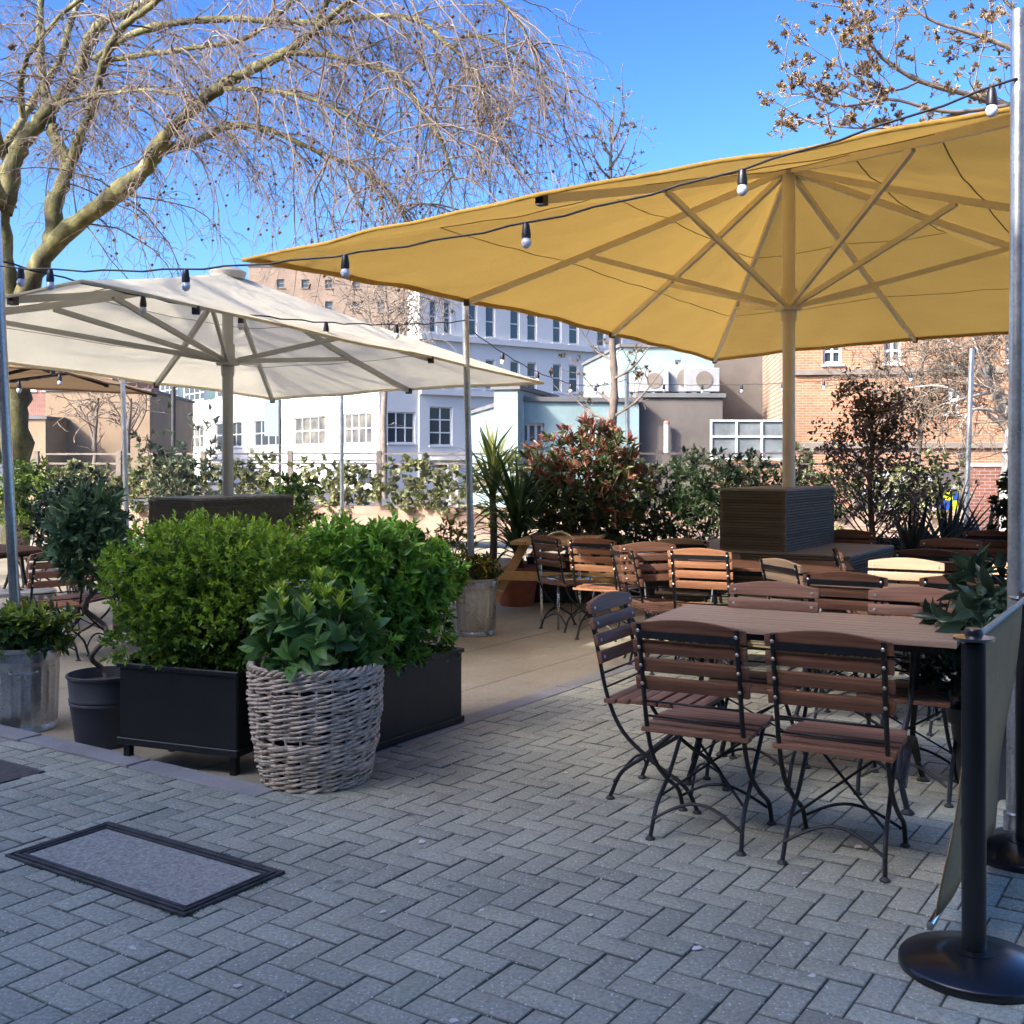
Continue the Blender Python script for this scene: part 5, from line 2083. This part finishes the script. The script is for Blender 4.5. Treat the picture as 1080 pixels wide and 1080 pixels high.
r_ = thing('white_pipe', 'short white pipe fixed upright on the grey brown wall', 'pipe', at(703, 30.85, z=zz(478, 30.8)))
m = MB()
m.tube([(0, 0, 0), (0, 0, .8)], .075, 12)
m.build('pipe', 'window_white', r_, True)
m = MB()
m.lathe([(.085, .8), (.085, .86), (.05, .9)], (0, 0, 0), 12)
m.build('cap', 'red_tile', r_, True)
for k, (px, w_, dpt) in enumerate([(688, .9, 0), (722, 1.15, .2), (739, 1.0, .1), (675, .7, .3), (704, .7, .4)]):
    c_ = at(px, 31.6 + dpt, z=zz(419, 31) + .14)
    r_ = thing('air_conditioner', ['small white air conditioner box, second from the left on the grey roof', 'largest white air conditioner on the grey roof', 'rightmost white air conditioner on the grey roof', 'leftmost low white air conditioner on the grey roof', 'low white air conditioner in the middle of the grey roof'][k], 'air conditioner', tuple(c_), R(random.uniform(-8, 8)), 'rooftop air conditioners')
    m = MB()
    hh = w_ * .68
    m.box((0, 0, hh / 2 + .05), (w_, .4, hh))
    m.build('casing', 'ac_white', r_, False, .02)
    m = MB()
    m.tube([(.05, -.205, hh / 2 + .05), (.05, -.22, hh / 2 + .05)], hh * .36, 20)
    m.build('fan_grille', 'dark_band', r_)
    for sx in (-1, 1):
        m = MB()
        m.box((sx * w_ * .35, 0, .025), (.08, .36, .05))
        m.build('foot', 'rubber', r_)
block('brown_grey_building', 'tall brown grey rendered building between the teal block and orange brick wall', 752, 842, 44, zz(330, 44), R(3), 10, 'grey_render',
      [(838 - 26, 838 - 20, zz(400, 44), zz(380, 44), 1, 2)])
# glazed lean-to
c_ = at(751, 29, z=-.1)
r_ = thing('glazed_lean_to', 'white framed glazed lean-to above a low orange brick wall', 'conservatory', tuple(c_), R(4))
wl = 2.05
m = MB()
m.box((wl / 2, .15, .7), (wl, .3, 1.75))
m.build('brick_base', 'orange_brick', r_)
m = MB()
for x in (0, wl * .33, wl * .66, wl):
    m.box((x, .1, 2.1), (.05, .05, 1.05))
for z in (1.61, 2.2, 2.62):
    m.box((wl / 2, .1, z), (wl + .05, .055, .05))
m.build('frame', 'window_white', r_)
m = MB()
m.box((wl / 2, .13, 2.1), (wl - .04, .01, 1.0))
m.build('pane', 'lean_glass', r_)
YB = 33.
wb = [(932, 951, zz(384, YB), zz(345, YB), 2, 3), (996, 1012, zz(437, YB), zz(408, YB), 2, 2), (1060, 1082, zz(384, YB), zz(345, YB), 2, 3), (868, 888, zz(384, YB), zz(345, YB), 2, 3)]
ob, wO, hO = block('orange_brick_building', 'sunlit orange brick building with pale windows at the right', 838, 1240, YB, 8.2, R(-8), 12, 'orange_brick', wb, blind=.6)
for py in (393, 470):
    band(ob, 'string_course', (0, 0, 0), (1, 0, 0), (0, -1, 0), wO, zz(py, YB) + .1, .16, .12, 'dark_band')
# low red brick wall
c_ = at(1016, 24, z=-.1)
r_ = tag(MB().box((0, 0, 0), (.01, .01, .01)).build('tmp', 'red_brick'), 'x', 'x') if False else None
w_ = thing('red_brick_wall', 'low red brick boundary wall at the right edge behind the flax plants', 'wall', tuple(c_), R(-5))
m = MB()
m.box((4, .12, .72), (8, .24, 1.45))
m.build('brickwork', 'red_brick', w_)
m = MB()
m.box((4, .12, 1.48), (8.05, .3, .07))
m.build('coping', 'stone_grey', w_)

# ---- patrol car
c_ = at(972, 29, z=-.1)
v_ = thing('patrol_car', 'patrol car with yellow and blue check markings glimpsed behind the flax plants', 'car', tuple(c_), R(10))
m = MB()
m.prism([(-2.1, .28), (2.1, .28), (2.12, .72), (1.3, .86), (.6, 1.34), (-1.2, 1.36), (-1.95, .95), (-2.1, .85)], 'x', -.86, .86)
m.build('body', 'car_white', v_, False, .05, 3)
for z_, y0 in ((.5, 0), (.72, 1)):
    for k in range(4):
        m = MB()
        m.box((-.63 + k * .42, -2.11 - .008 * y0, z_), (.41, .02, .21))
        m.build('check_marking', 'police_yellow' if (k + y0) % 2 else 'police_blue', v_)
m = MB()
m.bar((0, -1.9, 1.0), (0, -1.27, 1.345), 1.4, .02, (0, -.5, .85))
m.build('rear_window', 'window_glass', v_)
for sx in (-1, 1):
    m = MB()
    m.box((sx * .72, -2.1, .88), (.2, .04, .1))
    m.build('tail_light', 'red_tile', v_, False, .01)
    for sy in (-1.3, 1.35):
        m = MB()
        m.tube([(sx * .68, sy, .31), (sx * .88, sy, .31)], .31, 20)
        m.build('wheel', 'rubber', v_)

# ---- far left buildings
YL = 46.
block('tan_building', 'plain tan rendered building behind the bare bushes at the far left', 48, 158, YL, zz(412, YL), R(6), 10, 'tan_render')
block('pale_low_building', 'low pale yellow wall in front of the tan building', 28, 48, 44, zz(442, 44), R(0), 5, 'tan_render')
YP = 66.
wp = [(x, x + 14, zz(412, YP), zz(404, YP), 2, 1) for x in (24, 44, 64, 84, 104)]
block('red_brick_block', 'red brick block with a row of windows above the tan roof at far left', 10, 118, YP, zz(385, YP), R(2), 10, 'red_brick', wp)
YS = 95.
wp = [(x, x + 8, zz(303, YS), zz(294, YS), 1, 2) for x in (292, 318, 343, 372, 398, 420)] + [(x, x + 8, zz(328, YS), zz(317, YS), 1, 2) for x in (292, 318, 343, 372, 398, 420)]
block('tan_brick_block', 'distant tan brick block visible between the two big parasols', 262, 470, YS, zz(281, YS), R(4), 14, 'tan_brick', wp, frame='dark_band')

# ---- building behind the viewer: it shades the pavement
c_ = ab(-34, -11.3, -.1)
r_ = thing('shading_building', 'rendered pub building behind the viewer, outside the picture', 'building', tuple(c_), GA)
wins = [(3 + i * 4, .9 + j * 3.3, 1.4, 1.9, 2, 2) for i in range(16) for j in range(3)]
HB = 11.95
# faces the patio, so its outward normal is +b
facade(r_, 'wall', (0, 0, 0), (1, 0, 0), (0, 1, 0), 68, HB, [], 'tan_render')
m = MB()
m.add([(0, 0, 0), (0, -9, 0), (68, -9, 0), (68, 0, 0), (0, 0, HB), (0, -9, HB), (68, -9, HB), (68, 0, HB)], [(0, 1, 5, 4), (1, 2, 6, 5), (2, 3, 7, 6)])
m.build('side_wall', 'tan_render', r_)
m = MB()
m.box((34, -4.5, HB + .06), (68.2, 9.2, .12))
m.build('roof', 'roof_felt', r_)

# ================================================================== LIGHT, SKY, CAMERA
SUN_AZ = Vector((-.80, -.60)).normalized()
EL = R(36)
sd = Vector((SUN_AZ.x * math.cos(EL), SUN_AZ.y * math.cos(EL), math.sin(EL)))
ld = bpy.data.lights.new('sun', 'SUN')
ld.energy = 4.3
ld.angle = R(.5)
ld.color = (1, .94, .84)
lo = link(bpy.data.objects.new('sun', ld))
lo.rotation_euler = sd.to_track_quat('Z', 'Y').to_euler()
w = bpy.data.worlds.new('World')
SC.world = w
w.use_nodes = True
nt = w.node_tree
bg = nt.nodes['Background']
sky = nt.nodes.new('ShaderNodeTexSky')
sky.sky_type = 'NISHITA'
sky.sun_disc = False
sky.sun_elevation = EL
sky.sun_rotation = math.atan2(sd.x, sd.y)
sky.air_density = 1.0
sky.dust_density = 3.
sky.ozone_density = 4.5
hs = nt.nodes.new('ShaderNodeHueSaturation')
hs.inputs['Saturation'].default_value = 1.02
gm = nt.nodes.new('ShaderNodeGamma')
gm.inputs[1].default_value = 1.8
nt.links.new(sky.outputs[0], gm.inputs[0])
nt.links.new(gm.outputs[0], hs.inputs['Color'])
nt.links.new(hs.outputs[0], bg.inputs[0])
bg.inputs[1].default_value = .074

cd = bpy.data.cameras.new('camera')
cd.sensor_width = 36
cd.lens = 36 * F / 1080
cd.shift_y = -(540 - HZ) / 1080
cd.clip_end = 3000
cd.clip_start = .05
co = link(bpy.data.objects.new('camera', cd))
co.location = (0, 0, H)
co.rotation_euler = (R(90), 0, 0)
SC.camera = co
vs = SC.view_settings
vs.view_transform = 'Standard'
vs.look = 'None'
vs.exposure = .92
vs.gamma = 1
